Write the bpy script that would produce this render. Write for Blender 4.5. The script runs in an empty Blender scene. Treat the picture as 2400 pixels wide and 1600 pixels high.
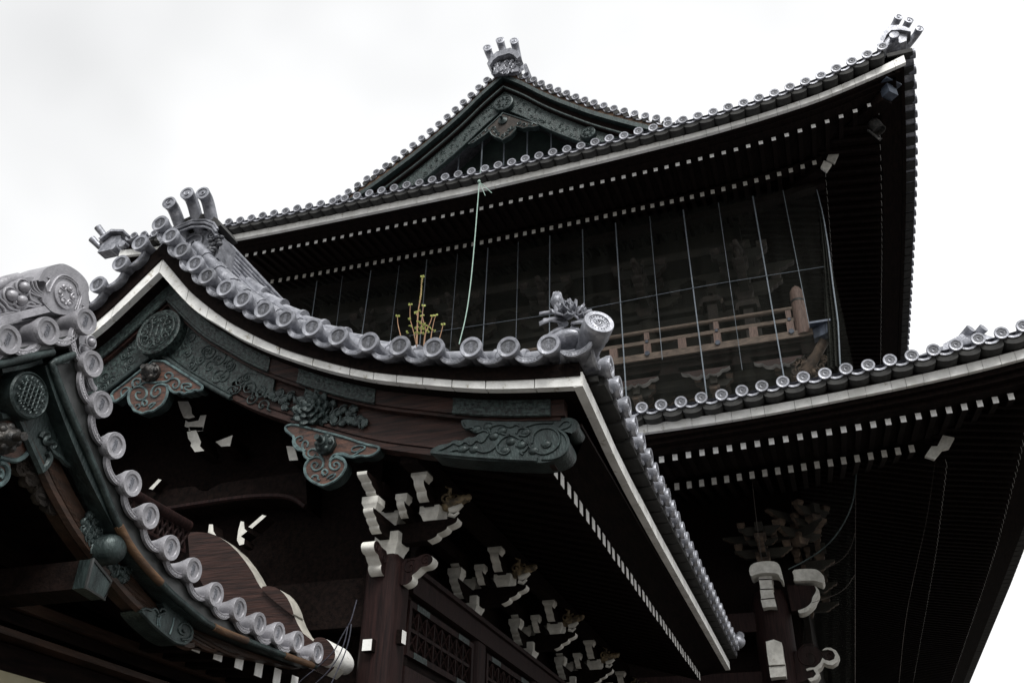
import bpy, bmesh, math, random
from mathutils import Vector, Matrix
random.seed(7)
SC = bpy.context.scene
COL = SC.collection
PI = math.pi

# ------------------------------------------------------------------ camera
cam_data = bpy.data.cameras.new("camera")
cam = bpy.data.objects.new("camera", cam_data)
COL.objects.link(cam)
SC.camera = cam
cam_data.sensor_width = 36.0
cam_data.sensor_fit = 'HORIZONTAL'
cam_data.lens = 36.0 * 2127.27 / 2400.0
cam_data.clip_start = 0.05
cam_data.clip_end = 2000.0
yaw, pit, rol = -0.33226, 0.561267, 0.020044
fwd = Vector((math.sin(yaw)*math.cos(pit), math.cos(yaw)*math.cos(pit), math.sin(pit)))
rgt = Vector((math.cos(yaw), -math.sin(yaw), 0.0))
upv = rgt.cross(fwd)
r2 = math.cos(rol)*rgt + math.sin(rol)*upv
u2 = -math.sin(rol)*rgt + math.cos(rol)*upv
cam.matrix_world = Matrix(((r2.x, u2.x, -fwd.x, 0), (r2.y, u2.y, -fwd.y, 0), (r2.z, u2.z, -fwd.z, 1.6), (0, 0, 0, 1)))

# ------------------------------------------------------------------ sky and sun (bright overcast day)
W = bpy.data.worlds.new("World")
SC.world = W
W.use_nodes = True
nt = W.node_tree
for n in list(nt.nodes):
    nt.nodes.remove(n)
wo = nt.nodes.new('ShaderNodeOutputWorld')
bg = nt.nodes.new('ShaderNodeBackground')
sky = nt.nodes.new('ShaderNodeTexSky')
sky.sky_type = 'NISHITA'
sky.sun_disc = False
SUN_EL, SUN_AZ = 48.0, 148.0        # degrees, azimuth clockwise from +Y
sky.sun_elevation = math.radians(SUN_EL)
sky.sun_rotation = math.radians(SUN_AZ)
sky.dust_density = 8.0
bg.inputs['Strength'].default_value = 0.1
hs = nt.nodes.new('ShaderNodeHueSaturation')       # clouds take the colour out of the sky
hs.inputs['Saturation'].default_value = 0.06
hs.inputs['Value'].default_value = 1.0
mx = nt.nodes.new('ShaderNodeMix')
mx.data_type = 'RGBA'
mx.inputs['Factor'].default_value = 0.93
tcw = nt.nodes.new('ShaderNodeTexCoord')                 # soft cloud tone
cn = nt.nodes.new('ShaderNodeTexNoise')
cn.inputs['Scale'].default_value = 1.6
cn.inputs['Detail'].default_value = 4.0
cn.inputs['Roughness'].default_value = 0.5
cl_r = nt.nodes.new('ShaderNodeValToRGB')
cl_r.color_ramp.elements[0].position = .30
cl_r.color_ramp.elements[0].color = (5.7, 5.75, 5.82, 1)
cl_r.color_ramp.elements[1].position = .58
cl_r.color_ramp.elements[1].color = (8.4, 8.45, 8.5, 1)
nt.links.new(tcw.outputs['Generated'], cn.inputs['Vector'])
nt.links.new(cn.outputs['Fac'], cl_r.inputs['Fac'])
nt.links.new(cl_r.outputs['Color'], mx.inputs['B'])
nt.links.new(sky.outputs[0], hs.inputs['Color'])
nt.links.new(hs.outputs[0], mx.inputs['A'])
nt.links.new(mx.outputs['Result'], bg.inputs['Color'])
nt.links.new(bg.outputs[0], wo.inputs['Surface'])
sl = bpy.data.lights.new("sun", 'SUN')
sl.energy = 2.7
sl.angle = math.radians(24)
sl.color = (1.0, 0.985, 0.96)
sun = bpy.data.objects.new("sun", sl)
COL.objects.link(sun)
az, el = math.radians(SUN_AZ), math.radians(SUN_EL)
sd = Vector((math.sin(az)*math.cos(el), math.cos(az)*math.cos(el), math.sin(el)))
sun.rotation_euler = sd.to_track_quat('Z', 'Y').to_euler()
SC.view_settings.view_transform = 'Standard'
SC.view_settings.look = 'None'
SC.view_settings.exposure = 0.55
SC.view_settings.gamma = 1.0

# ------------------------------------------------------------------ materials
def mat(name, c1, c2, scale=6.0, rough=0.6, bump=0.0, bscale=None, stretch=(1, 1, 1), metal=0.0, spots=None, detail=6.0, spec=0.5, contrast=(0.35, 0.65), wave=None, vary=0.0):
    m = bpy.data.materials.new(name)
    m.use_nodes = True
    t = m.node_tree
    b = t.nodes['Principled BSDF']
    tc = t.nodes.new('ShaderNodeTexCoord')
    mp = t.nodes.new('ShaderNodeMapping')
    mp.inputs['Scale'].default_value = stretch
    t.links.new(tc.outputs['Object'], mp.inputs['Vector'])
    no = t.nodes.new('ShaderNodeTexNoise')
    no.inputs['Scale'].default_value = scale
    no.inputs['Detail'].default_value = detail
    no.inputs['Roughness'].default_value = 0.62
    t.links.new(mp.outputs[0], no.inputs['Vector'])
    cr = t.nodes.new('ShaderNodeValToRGB')
    cr.color_ramp.elements[0].position = contrast[0]
    cr.color_ramp.elements[0].color = (*c1, 1)
    cr.color_ramp.elements[1].position = contrast[1]
    cr.color_ramp.elements[1].color = (*c2, 1)
    t.links.new(no.outputs['Fac'], cr.inputs['Fac'])
    col = cr.outputs['Color']
    if spots:
        sc, thr, c3 = spots
        n3 = t.nodes.new('ShaderNodeTexNoise')
        n3.inputs['Scale'].default_value = sc
        n3.inputs['Detail'].default_value = 8.0
        n3.inputs['Roughness'].default_value = 0.7
        t.links.new(mp.outputs[0], n3.inputs['Vector'])
        r3 = t.nodes.new('ShaderNodeValToRGB')
        r3.color_ramp.elements[0].position = thr
        r3.color_ramp.elements[1].position = min(1.0, thr+0.10)
        t.links.new(n3.outputs['Fac'], r3.inputs['Fac'])
        mm = t.nodes.new('ShaderNodeMix')
        mm.data_type = 'RGBA'
        mm.inputs['B'].default_value = (*c3, 1)
        t.links.new(r3.outputs['Color'], mm.inputs['Factor'])
        t.links.new(col, mm.inputs['A'])
        col = mm.outputs['Result']
    if vary > 0:
        oi = t.nodes.new('ShaderNodeObjectInfo')
        mr = t.nodes.new('ShaderNodeMapRange')
        mr.inputs['To Min'].default_value = 1-vary
        mr.inputs['To Max'].default_value = 1+vary
        vm = t.nodes.new('ShaderNodeVectorMath')
        vm.operation = 'SCALE'
        t.links.new(oi.outputs['Random'], mr.inputs['Value'])
        t.links.new(mr.outputs[0], vm.inputs['Scale'])
        t.links.new(col, vm.inputs[0])
        col = vm.outputs[0]
    t.links.new(col, b.inputs['Base Color'])
    b.inputs['Roughness'].default_value = rough
    b.inputs['Metallic'].default_value = metal
    b.inputs['Specular IOR Level'].default_value = spec
    if bump > 0:
        n2 = t.nodes.new('ShaderNodeTexNoise')
        n2.inputs['Scale'].default_value = bscale or scale*3
        n2.inputs['Detail'].default_value = 5.0
        t.links.new(mp.outputs[0], n2.inputs['Vector'])
        bu = t.nodes.new('ShaderNodeBump')
        bu.inputs['Strength'].default_value = bump
        bu.inputs['Distance'].default_value = 0.02
        h = n2.outputs['Fac']
        if wave:
            wv = t.nodes.new('ShaderNodeTexWave')
            wv.inputs['Scale'].default_value = wave
            wv.inputs['Distortion'].default_value = 5.0
            wv.inputs['Detail'].default_value = 3.0
            t.links.new(mp.outputs[0], wv.inputs['Vector'])
            h = wv.outputs['Color']
        t.links.new(h, bu.inputs['Height'])
        t.links.new(bu.outputs[0], b.inputs['Normal'])
    return m

M_tile = mat('smoked_tile', (.10, .105, .122), (.33, .338, .372), 7, .40, .3, 50, metal=.35, spots=(4, .60, (.47, .475, .51)), contrast=(.32, .68), vary=.22)
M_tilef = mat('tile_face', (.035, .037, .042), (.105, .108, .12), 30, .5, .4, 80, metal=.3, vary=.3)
M_tilea = mat('pale_tile', (.18, .178, .192), (.37, .365, .39), 5, .42, .25, 60, metal=.3, spots=(11, .60, (.11, .108, .112)), contrast=(.3, .7), vary=.15)
M_tile_shade = mat('shaded_tile_underside', (.012, .012, .012), (.032, .032, .030), 6, .85, .3, 40)  # darker copy of the smoked tile, shade from below put into its colour
M_white = mat('white_paint', (.60, .60, .575), (.82, .82, .80), 3, .75, .2, 40, spots=(8, .57, (.36, .33, .26)), vary=.06, stretch=(1, 1, 1))
M_tip = mat('rafter_tip_paint', (.76, .76, .74), (.90, .90, .88), 20, .7, .1, 60, spots=(26, .66, (.45, .42, .36)), vary=.07)
M_whitem = mat('hall_fascia_paint', (.66, .66, .63), (.90, .90, .88), 2.2, .75, .2, 30, spots=(5, .60, (.42, .39, .32)))
M_carv = mat('dusty_carving', (.022, .014, .010), (.10, .068, .045), 4, .85, .4, 14, spots=(5, .60, (.18, .14, .09)))
M_rim = mat('greyed_rim_paint', (.26, .25, .22), (.44, .42, .37), 6, .8, .2, 40)
M_white2 = mat('aged_white_paint', (.46, .45, .41), (.68, .67, .62), 7, .8, .15, 40, spots=(5, .62, (.26, .22, .15)))
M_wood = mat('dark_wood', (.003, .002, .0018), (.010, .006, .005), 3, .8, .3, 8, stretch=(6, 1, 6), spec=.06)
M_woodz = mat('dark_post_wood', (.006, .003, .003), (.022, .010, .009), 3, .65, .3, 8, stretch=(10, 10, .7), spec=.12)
M_board = mat('gable_board_wood', (.008, .004, .0035), (.046, .021, .016), 2.2, .6, .5, 5, stretch=(.8, 3, 12), spec=.25, contrast=(.35, .68), spots=(5, .60, (.016, .007, .005)))
M_boardy = mat('verge_board_wood', (.010, .006, .004), (.050, .025, .015), 2.2, .55, .35, 5, stretch=(3, 1, 9), spec=.3, contrast=(.3, .75))
M_ochre = mat('ochre_wood', (.03, .014, .007), (.10, .052, .022), 3, .7, .3, 9, stretch=(1, 1, 4))
M_orange = mat('weathered_orange_wood', (.016, .008, .006), (.095, .040, .024), 5, .6, .3, 20, stretch=(1.5, 1, 5))
M_cop = mat('green_copper', (.010, .016, .016), (.034, .050, .049), 9, .45, .4, 45, metal=.4, spots=(16, .63, (.07, .115, .105)), stretch=(1, 1, .45))
M_copp = mat('patterned_copper', (.006, .010, .010), (.032, .050, .047), 24, .5, 1.0, 22, metal=.2, contrast=(.42, .58))
M_verd = mat('verdigris_edge', (.022, .038, .042), (.10, .155, .155), 10, .6, .3, 40, metal=.1)
M_lead = mat('lead_cladding', (.02, .022, .022), (.065, .068, .068), 3, .4, .3, 6, metal=.3)
M_iron = mat('dark_iron', (.015, .017, .018), (.06, .055, .05), 20, .5, .5, 40, metal=.5)
M_bluecop = mat('blue_grey_copper', (.025, .032, .05), (.055, .07, .095), 8, .5, .3, 30, metal=.2)
M_balc = mat('brown_rail_wood', (.06, .043, .032), (.155, .115, .085), 6, .75, .3, 25, stretch=(1, 6, 6))
M_balcz = mat('striped_post_wood', (.065, .038, .028), (.19, .125, .10), 7, .7, .4, 10, stretch=(9, 9, .6))
M_wall = mat('old_wall_wood', (.008, .0075, .0055), (.024, .021, .014), 1.2, .9, .4, 6)
M_brk = mat('weathered_bracket_wood', (.012, .009, .007), (.036, .028, .022), 5, .85, .4, 14, spots=(4, .62, (.13, .11, .08)))
M_greenw = mat('green_black_wall', (.004, .009, .008), (.014, .028, .023), 2.0, .8, .3, 8)
M_plaster = mat('dull_plaster', (.20, .18, .11), (.27, .25, .17), 2, .9)
M_gravel = mat('gravel', (.05, .047, .042), (.13, .12, .11), 60, .95, .6, 120)
M_rope = mat('pale_rope', (.085, .10, .115), (.15, .175, .20), 20, .8)
M_ropeg = mat('green_string', (.22, .32, .28), (.34, .46, .40), 20, .7)
M_stem = mat('plant_stem', (.20, .10, .06), (.30, .19, .10), 30, .7)
M_leaf = mat('young_leaf', (.22, .26, .05), (.36, .39, .11), 30, .5)
M_cable = mat('black_cable', (.02, .022, .03), (.05, .05, .07), 20, .5)
M_gold = mat('beast_wood', (.035, .025, .012), (.24, .18, .10), 12, .6, .5, 20, contrast=(.4, .62))

def net_material(name, alpha):
    m = bpy.data.materials.new(name)
    m.use_nodes = True
    t = m.node_tree
    for n in list(t.nodes):
        t.nodes.remove(n)
    o = t.nodes.new('ShaderNodeOutputMaterial')
    d = t.nodes.new('ShaderNodeBsdfDiffuse')
    d.inputs['Color'].default_value = (.024, .025, .022, 1)
    tr = t.nodes.new('ShaderNodeBsdfTransparent')
    mi = t.nodes.new('ShaderNodeMixShader')
    tc = t.nodes.new('ShaderNodeTexCoord')
    no = t.nodes.new('ShaderNodeTexNoise')
    no.inputs['Scale'].default_value = 1.0
    no.inputs['Detail'].default_value = 6.0
    mpn = t.nodes.new('ShaderNodeMapping')
    mpn.inputs['Scale'].default_value = (5.0, 1.0, .25)
    mr = t.nodes.new('ShaderNodeMapRange')
    mr.inputs['From Min'].default_value = .3
    mr.inputs['From Max'].default_value = .7
    mr.inputs['To Min'].default_value = alpha*.55
    mr.inputs['To Max'].default_value = alpha*1.5
    t.links.new(tc.outputs['Object'], mpn.inputs['Vector'])
    t.links.new(mpn.outputs[0], no.inputs['Vector'])
    t.links.new(no.outputs['Fac'], mr.inputs['Value'])
    t.links.new(mr.outputs[0], mi.inputs['Fac'])
    t.links.new(tr.outputs[0], mi.inputs[1])
    t.links.new(d.outputs[0], mi.inputs[2])
    t.links.new(mi.outputs[0], o.inputs['Surface'])
    return m
M_net = net_material('fine_net', .22)
M_net2 = net_material('gathered_net', .75)
M_net3 = net_material('far_net', .12)

# ------------------------------------------------------------------ mesh helpers
class MB:
    def __init__(self):
        self.v = []; self.f = []; self.m = []
    def add(self, vs, fs, mi=0):
        o = len(self.v)
        self.v += [tuple(p) for p in vs]
        for k, f in enumerate(fs):
            self.f.append(tuple(i+o for i in f))
            self.m.append(mi[k] if isinstance(mi, (list, tuple)) else mi)
        return self
    def box(self, x0, x1, y0, y1, z0, z1, mi=0):
        vs = [(x0,y0,z0),(x1,y0,z0),(x1,y1,z0),(x0,y1,z0),(x0,y0,z1),(x1,y0,z1),(x1,y1,z1),(x0,y1,z1)]
        fs = [(3,2,1,0),(4,5,6,7),(0,1,5,4),(1,2,6,5),(2,3,7,6),(3,0,4,7)]   # bottom top -Y +X +Y -X
        return self.add(vs, fs, mi)
    def hexa(self, b4, t4, mi=0):
        fs = [(3,2,1,0),(4,5,6,7),(0,1,5,4),(1,2,6,5),(2,3,7,6),(3,0,4,7)]
        return self.add(list(b4)+list(t4), fs, mi)
    def prism(self, poly, ax, a, b, mi=0, ms=None):
        """poly: 2-D points; ax 'Y': (x,z), 'X': (y,z), 'Z': (x,y). mi front cap, ms sides"""
        n = len(poly)
        def P(p, c):
            return (p[0], c, p[1]) if ax == 'Y' else ((c, p[0], p[1]) if ax == 'X' else (p[0], p[1], c))
        vs = [P(p, a) for p in poly] + [P(p, b) for p in poly]
        fs = [tuple(range(n)), tuple(range(2*n-1, n-1, -1))] + [(i, (i+1) % n, n+(i+1) % n, n+i) for i in range(n)]
        ms = mi if ms is None else ms
        mm = [mi, mi] + ([ms]*n if not isinstance(ms, (list, tuple)) else list(ms))
        return self.add(vs, fs, mm)
    def band(self, A, B, ax, a, b, mi=0):
        """solid between polylines A and B (same length) in a plane, extruded a..b"""
        for i in range(len(A)-1):
            q = [A[i], A[i+1], B[i+1], B[i]]
            self.prism(q, ax, a, b, mi)
        return self
    def sweepband(self, A, B, ax, a, b, mi=0):
        """like band but one continuous shell"""
        n = len(A)
        def P(p, c):
            return (p[0], c, p[1]) if ax == 'Y' else (c, p[0], p[1])
        vs = [P(p, a) for p in A]+[P(p, a) for p in B]+[P(p, b) for p in B]+[P(p, b) for p in A]
        fs = []
        for i in range(n-1):
            for k in range(4):
                k2 = (k+1) % 4
                fs.append((k*n+i, k*n+i+1, k2*n+i+1, k2*n+i))
        fs.append((0, n, 2*n, 3*n)); fs.append((n-1, 4*n-1, 3*n-1, 2*n-1))
        return self.add(vs, fs, mi)
    def tube(self, pts, r, n=8, mi=0, cap=True):
        pts = [Vector(p) for p in pts]
        R = r if isinstance(r, (list, tuple)) else [r]*len(pts)
        o = len(self.v); N = len(pts)
        prev = None
        for i, p in enumerate(pts):
            t = (pts[min(i+1, N-1)] - pts[max(i-1, 0)])
            if t.length < 1e-9: t = Vector((0, 0, 1))
            t.normalize()
            if prev is None:
                ref = Vector((0, 0, 1)) if abs(t.z) < .9 else Vector((1, 0, 0))
                u = ref - t*ref.dot(t)
            else:
                u = prev - t*prev.dot(t)
            u.normalize(); prev = u
            w = t.cross(u)
            for k in range(n):
                a = 2*PI*k/n
                self.v.append(tuple(p + (u*math.cos(a)+w*math.sin(a))*R[i]))
        for i in range(N-1):
            for k in range(n):
                k2 = (k+1) % n
                self.f.append((o+i*n+k, o+i*n+k2, o+(i+1)*n+k2, o+(i+1)*n+k)); self.m.append(mi)
        if cap:
            self.f.append(tuple(o+k for k in range(n))[::-1]); self.m.append(mi)
            self.f.append(tuple(o+(N-1)*n+k for k in range(n))); self.m.append(mi)
        return self
    def revolve(self, c, ax, prof, n=24, mi=0):
        """prof list of (radius, distance along ax); ax a Vector"""
        ax = Vector(ax).normalized(); c = Vector(c)
        ref = Vector((0, 0, 1)) if abs(ax.z) < .9 else Vector((1, 0, 0))
        u = (ref-ax*ref.dot(ax)).normalized(); w = ax.cross(u)
        o = len(self.v)
        for r, h in prof:
            for k in range(n):
                a = 2*PI*k/n
                self.v.append(tuple(c+ax*h+(u*math.cos(a)+w*math.sin(a))*max(r, 1e-4)))
        for i in range(len(prof)-1):
            for k in range(n):
                k2 = (k+1) % n
                self.f.append((o+i*n+k, o+i*n+k2, o+(i+1)*n+k2, o+(i+1)*n+k)); self.m.append(mi)
        for i, rev in ((0, True), (len(prof)-1, False)):
            t = tuple(o+i*n+k for k in range(n))
            self.f.append(t[::-1] if rev else t); self.m.append(mi)
        return self
    def ball(self, c, r, n=10, mi=0):
        rx, ry, rz = r if isinstance(r, (list, tuple)) else (r, r, r)
        n = max(n, 10)
        o = len(self.v); m = n//2
        for i in range(m+1):
            th = PI*i/m
            for k in range(n):
                a = 2*PI*k/n
                self.v.append((c[0]+rx*math.sin(th)*math.cos(a)+1e-5*k*(i in (0, m)), c[1]+ry*math.sin(th)*math.sin(a), c[2]+rz*math.cos(th)))
        for i in range(m):
            for k in range(n):
                k2 = (k+1) % n
                self.f.append((o+i*n+k, o+(i+1)*n+k, o+(i+1)*n+k2, o+i*n+k2)); self.m.append(mi)
        return self
    def petal(self, c, d, up, L, w, mi=0, cup=.25, th=.012):
        """pointed, cupped leaf: c root, d direction, up face normal"""
        c = Vector(c); d = Vector(d).normalized(); up = Vector(up); up = (up-d*up.dot(d)).normalized(); s = d.cross(up)
        n = 6; o = len(self.v)
        prof = [.28, .75, 1.0, .92, .62, .28, .02]
        for lay in (0, 1):
            for i in range(n+1):
                f = i/n
                for k in (-1, 0, 1):
                    h = cup*L*(f*f)*-.6+(0 if k else .16*w)+lay*-th
                    self.v.append(tuple(c+d*L*f+s*(k*w*.5*prof[i])+up*h))
        for lay in (0, 1):
            b = o+lay*(n+1)*3
            for i in range(n):
                for k in (0, 1):
                    self.f.append((b+i*3+k, b+i*3+k+1, b+(i+1)*3+k+1, b+(i+1)*3+k)); self.m.append(mi)
        b2 = (n+1)*3
        for i in range(n):
            for k in (0, 2):
                self.f.append((o+i*3+k, o+(i+1)*3+k, o+b2+(i+1)*3+k, o+b2+i*3+k)); self.m.append(mi)
        return self
    def mesh(self, name, mats, smooth=True, angle=46):
        me = bpy.data.meshes.new(name)
        me.from_pydata(self.v, [], self.f)
        for mm in (mats if isinstance(mats, (list, tuple)) else [mats]):
            me.materials.append(mm)
        me.polygons.foreach_set('material_index', self.m)
        bm = bmesh.new(); bm.from_mesh(me)
        bmesh.ops.recalc_face_normals(bm, faces=bm.faces)
        bm.to_mesh(me); bm.free()
        if smooth:
            me.polygons.foreach_set('use_smooth', [True]*len(me.polygons))
            me.set_sharp_from_angle(angle=math.radians(angle))
        me.update()
        return me
    def build(self, name, mats, parent=None, smooth=True, angle=46):
        return link(name, self.mesh(name, mats, smooth, angle), parent)

def link(name, me, parent=None, mw=None):
    o = bpy.data.objects.new(name, me)
    COL.objects.link(o)
    if parent is not None:
        o.parent = parent
        if parent.type == 'EMPTY':
            o.matrix_parent_inverse = Matrix.Translation(-parent.location)
    if mw is not None:
        o.matrix_basis = mw
    return o
def thing(name, label, cat, loc=(0, 0, 0), group=None):
    o = bpy.data.objects.new(name, None)
    COL.objects.link(o)
    o.location = loc; o.empty_display_size = .2
    o['label'] = label; o['category'] = cat
    if group: o['group'] = group
    return o
def lerp(tab, s):
    if s <= tab[0][0]: 
        a, b = tab[0], tab[1]
    elif s >= tab[-1][0]:
        a, b = tab[-2], tab[-1]
    else:
        for a, b in zip(tab, tab[1:]):
            if a[0] <= s <= b[0]: break
    return a[1]+(b[1]-a[1])*(s-a[0])/(b[0]-a[0])
def smooth_tab(tab, n=60):
    """Catmull-Rom resampling of a table"""
    out = []
    xs = [p[0] for p in tab]
    def f(s):
        for i in range(len(tab)-1):
            if xs[i] <= s <= xs[i+1]: break
        p1, p2 = tab[i], tab[i+1]
        p0 = tab[i-1] if i > 0 else (2*p1[0]-p2[0], 2*p1[1]-p2[1])
        p3 = tab[i+2] if i+2 < len(tab) else (2*p2[0]-p1[0], 2*p2[1]-p1[1])
        h = p2[0]-p1[0]
        m1 = (p2[1]-p0[1])/(p2[0]-p0[0]); m2 = (p3[1]-p1[1])/(p3[0]-p1[0])
        t = (s-p1[0])/h
        return (2*t**3-3*t**2+1)*p1[1]+(t**3-2*t**2+t)*h*m1+(-2*t**3+3*t**2)*p2[1]+(t**3-t**2)*h*m2
    for k in range(n+1):
        s = xs[0]+(xs[-1]-xs[0])*k/n
        out.append((s, f(s)))
    return out
def spiral(c, r, turns, a0, d=1, n=26, inner=.12):
    """2-D spiral from outside in"""
    return [(c[0]+r*(1-(1-inner)*t/n)*math.cos(a0+d*2*PI*turns*t/n), c[1]+r*(1-(1-inner)*t/n)*math.sin(a0+d*2*PI*turns*t/n)) for t in range(n+1)]
def to3(pl, ax, c):
    return [(p[0], c, p[1]) if ax == 'Y' else (c, p[0], p[1]) for p in pl]
def chaikin(p, k=2, closed=False):
    for _ in range(k):
        q = []
        n = len(p)
        rng = range(n) if closed else range(n-1)
        if not closed: q.append(p[0])
        for i in rng:
            a, b = p[i], p[(i+1) % n]
            q.append(tuple(a[j]*.75+b[j]*.25 for j in range(len(a))))
            q.append(tuple(a[j]*.25+b[j]*.75 for j in range(len(a))))
        if not closed: q.append(p[-1])
        p = q
    return p
def bez(p, n=30):
    """smooth polyline through control points"""
    return chaikin(p, 3)

# ------------------------------------------------------------------ tile prototypes (axis along local +Y = into the roof)
def kanji_mesh():
    cu = bpy.data.curves.new('tile_text', 'FONT')
    cu.body = "\u672c\n\u9858\n\u5bfa"
    cu.align_x = 'CENTER'; cu.align_y = 'CENTER'
    cu.size = .056; cu.space_line = .74
    cu.extrude = .004
    cu.resolution_u = 1
    ob = bpy.data.objects.new('tmp', cu)
    COL.objects.link(ob)
    bpy.context.view_layer.update()
    dg = bpy.context.evaluated_depsgraph_get()
    me = bpy.data.meshes.new_from_object(ob.evaluated_get(dg))
    bpy.data.objects.remove(ob)
    return me
KJ = kanji_mesh()
def add_mesh(mb, me, M, mi=0):
    mb.add([tuple(M @ v.co) for v in me.vertices], [tuple(p.vertices) for p in me.polygons], mi)
    return mb
def round_tile(R=.128, L=.5, body=.086, style='kanji', lip=.05, flare=.14, n=28):
    mb = MB()
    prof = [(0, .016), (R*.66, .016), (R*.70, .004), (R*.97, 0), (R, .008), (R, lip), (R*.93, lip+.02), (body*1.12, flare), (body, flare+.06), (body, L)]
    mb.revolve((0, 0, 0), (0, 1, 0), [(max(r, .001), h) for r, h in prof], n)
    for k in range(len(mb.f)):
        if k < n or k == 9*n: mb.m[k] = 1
    s = R/.128
    if style == 'kanji':
        M = Matrix.Rotation(PI/2, 4, 'X')
        M = Matrix.Translation((0, .013, .0)) @ M @ Matrix.Scale(s*.92, 4)
        add_mesh(mb, KJ, M, 2)
    elif style == 'plain':
        mb.tube([(.030*s*math.cos(a), .012, .030*s*math.sin(a)) for a in [k*PI/6 for k in range(10)]], .008*s, 5)
    else:
        for k in range(18):
            a = 2*PI*k/18
            mb.ball((.073*s*math.cos(a), .014, .073*s*math.sin(a)), .0068*s, 6)
        for a0 in (0, 2*PI/3, 4*PI/3):
            sp = spiral((0, 0), .052*s, .62, a0, 1, 12, .15)
            mb.tube([(p[0], .012, p[1]) for p in sp], [.003+.009*s*(i/12) for i in range(13)], 6)
    return mb
def flat_tile(half=.165, drop=.075, th=.055, L=.42, pat=True):
    """hanging crescent end of a pan tile, ends at z=0, sags by drop"""
    mb = MB()
    n = 12
    R = (half*half+drop*drop)/(2*drop)
    a0 = math.asin(min(1, half/R))
    up, lo = [], []
    for k in range(n+1):
        a = -a0+2*a0*k/n
        up.append((R*math.sin(a), R-drop-R*math.cos(a)-0))
        w = th*(1-.55*abs(a/a0)**3)
        lo.append((math.sin(a)*(R+w), R-drop-math.cos(a)*(R+w)))
    mb.sweepband(up, lo, 'Y', 0, .03)
    lo2 = [(a[0]*.75+b[0]*.25, a[1]*.75+b[1]*.25) for a, b in zip(up, lo)]
    mb.sweepband([(p[0], p[1]) for p in up], [(a[0]*.6+b[0]*.4, a[1]*.6+b[1]*.4) for a, b in zip(up, lo)], 'Y', .03, L)
    if pat:
        k0, k1 = 3, 9
        fr = []
        for q in (.22, .78):
            mb.tube([(up[k][0]*(1-q)+lo[k][0]*q, -.001, up[k][1]*(1-q)+lo[k][1]*q) for k in range(k0-1, k1+2)], .0035, 4)
        mid = [(up[k][0]*.5+lo[k][0]*.5, up[k][1]*.5+lo[k][1]*.5) for k in range(k0, k1+1)]
        for j, p in enumerate(mid):
            sp = spiral(p, .011, .9, j*1.9, 1 if j % 2 else -1, 7)
            mb.tube([(a, -.001, b) for a, b in sp], .0028, 4)
    return mb
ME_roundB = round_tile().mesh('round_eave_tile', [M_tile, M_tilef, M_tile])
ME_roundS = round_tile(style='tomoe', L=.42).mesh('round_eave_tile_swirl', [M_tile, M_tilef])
ME_roundM = round_tile(R=.135, body=.10, L=.5, style='plain', n=20).mesh('round_eave_tile_plain', [M_tile, M_tilef])
ME_flatB = flat_tile(L=.38).mesh('flat_eave_tile', [M_tile])
ME_flatM = flat_tile(half=.16, drop=.085, th=.045, L=.3, pat=False).mesh('flat_eave_tile_plain', [M_tile])
ME_roundA = round_tile(R=.106, body=.070, L=.42).mesh('round_verge_tile', [M_tilea, M_tilea, M_tile])
ME_flatA = flat_tile(half=.145, drop=.062, th=.05, L=.3).mesh('flat_verge_tile', [M_tilea])
ROTX = Matrix.Rotation(PI/2, 4, 'Z')          # local +Y -> world -X (face looks +X)
def place(me, name, parent, loc, face='Y', tilt=0.0, kind=None, label=None, pitch=0.0):
    """face 'Y': looks toward -Y ; 'X': looks toward +X"""
    R = Matrix.Rotation(tilt, 4, 'Y')
    if pitch: R = Matrix.Rotation(pitch, 4, 'X') @ R
    if face == 'X': R = ROTX @ R
    o = link(name, me, parent, Matrix.Translation(loc) @ R)
    if kind: o['kind'] = kind
    return o
def joined(name, parent, items, mats, kind=None):
    """many placements merged to one object"""
    mb = MB()
    for me, Mx in items:
        add_mesh(mb, me, Mx)
    o = mb.build(name, mats, parent)
    if kind: o['kind'] = kind
    return o

# ------------------------------------------------------------------ ground
g = MB()
g.add([(-400, -400, 0), (400, -400, 0), (400, 400, 0), (-400, 400, 0)], [(0, 1, 2, 3)])
o = g.build('ground', M_gravel, None, False)
o['kind'] = 'structure'

def cut_band(top, bot, s0, s1, X, sgn, n=6):
    A, B = [], []
    for k in range(n+1):
        s = s0+(s1-s0)*k/n
        A.append((X+sgn*s, lerp(top, s))); B.append((X+sgn*s, lerp(bot, s)))
    return A, B

# ================================================================== PORCH (gabled hall porch, gable faces -Y, eave faces +X)
PX0, PXE, PH = -8.03, -2.0, 6.03
DISC_RAW = [(0,9.926),(.236,9.634),(.491,9.324),(.787,9.021),(1.029,8.766),(1.381,8.489),(1.689,8.248),(2.041,8.018),(2.397,7.806),(2.793,7.605),(3.173,7.41),(3.6,7.25),(4.011,7.12),(4.448,7.02),(4.903,6.937),(5.337,6.868),(5.806,6.81)]
DISC_D = [(.9825*(d-8.15)+8.03, 1.6+(z-1.6)*.9825) for d, z in DISC_RAW]
DISC_D[0] = (0.0, DISC_D[0][1])
T_disc = sorted((PH-d, z) for d, z in DISC_D)
T_ft = smooth_tab([(.0,6.462),(.5,6.504),(1.06,6.575),(1.44,6.645),(1.79,6.733),(2.4,6.895),(2.75,7.015),(3.11,7.164),(3.63,7.40),(4.0,7.606),(4.4,7.86),(4.7,8.067),(5.35,8.62),(5.76,9.065),(6.15,9.50)])
T_fb = smooth_tab([(.0,6.29),(.51,6.348),(1.06,6.425),(1.45,6.506),(1.79,6.59),(2.43,6.762),(2.76,6.877),(3.16,7.035),(3.7,7.29),(4.06,7.477),(4.49,7.736),(4.77,7.939),(5.22,8.264),(5.51,8.538),(5.88,8.93),(6.15,9.22)])
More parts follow.
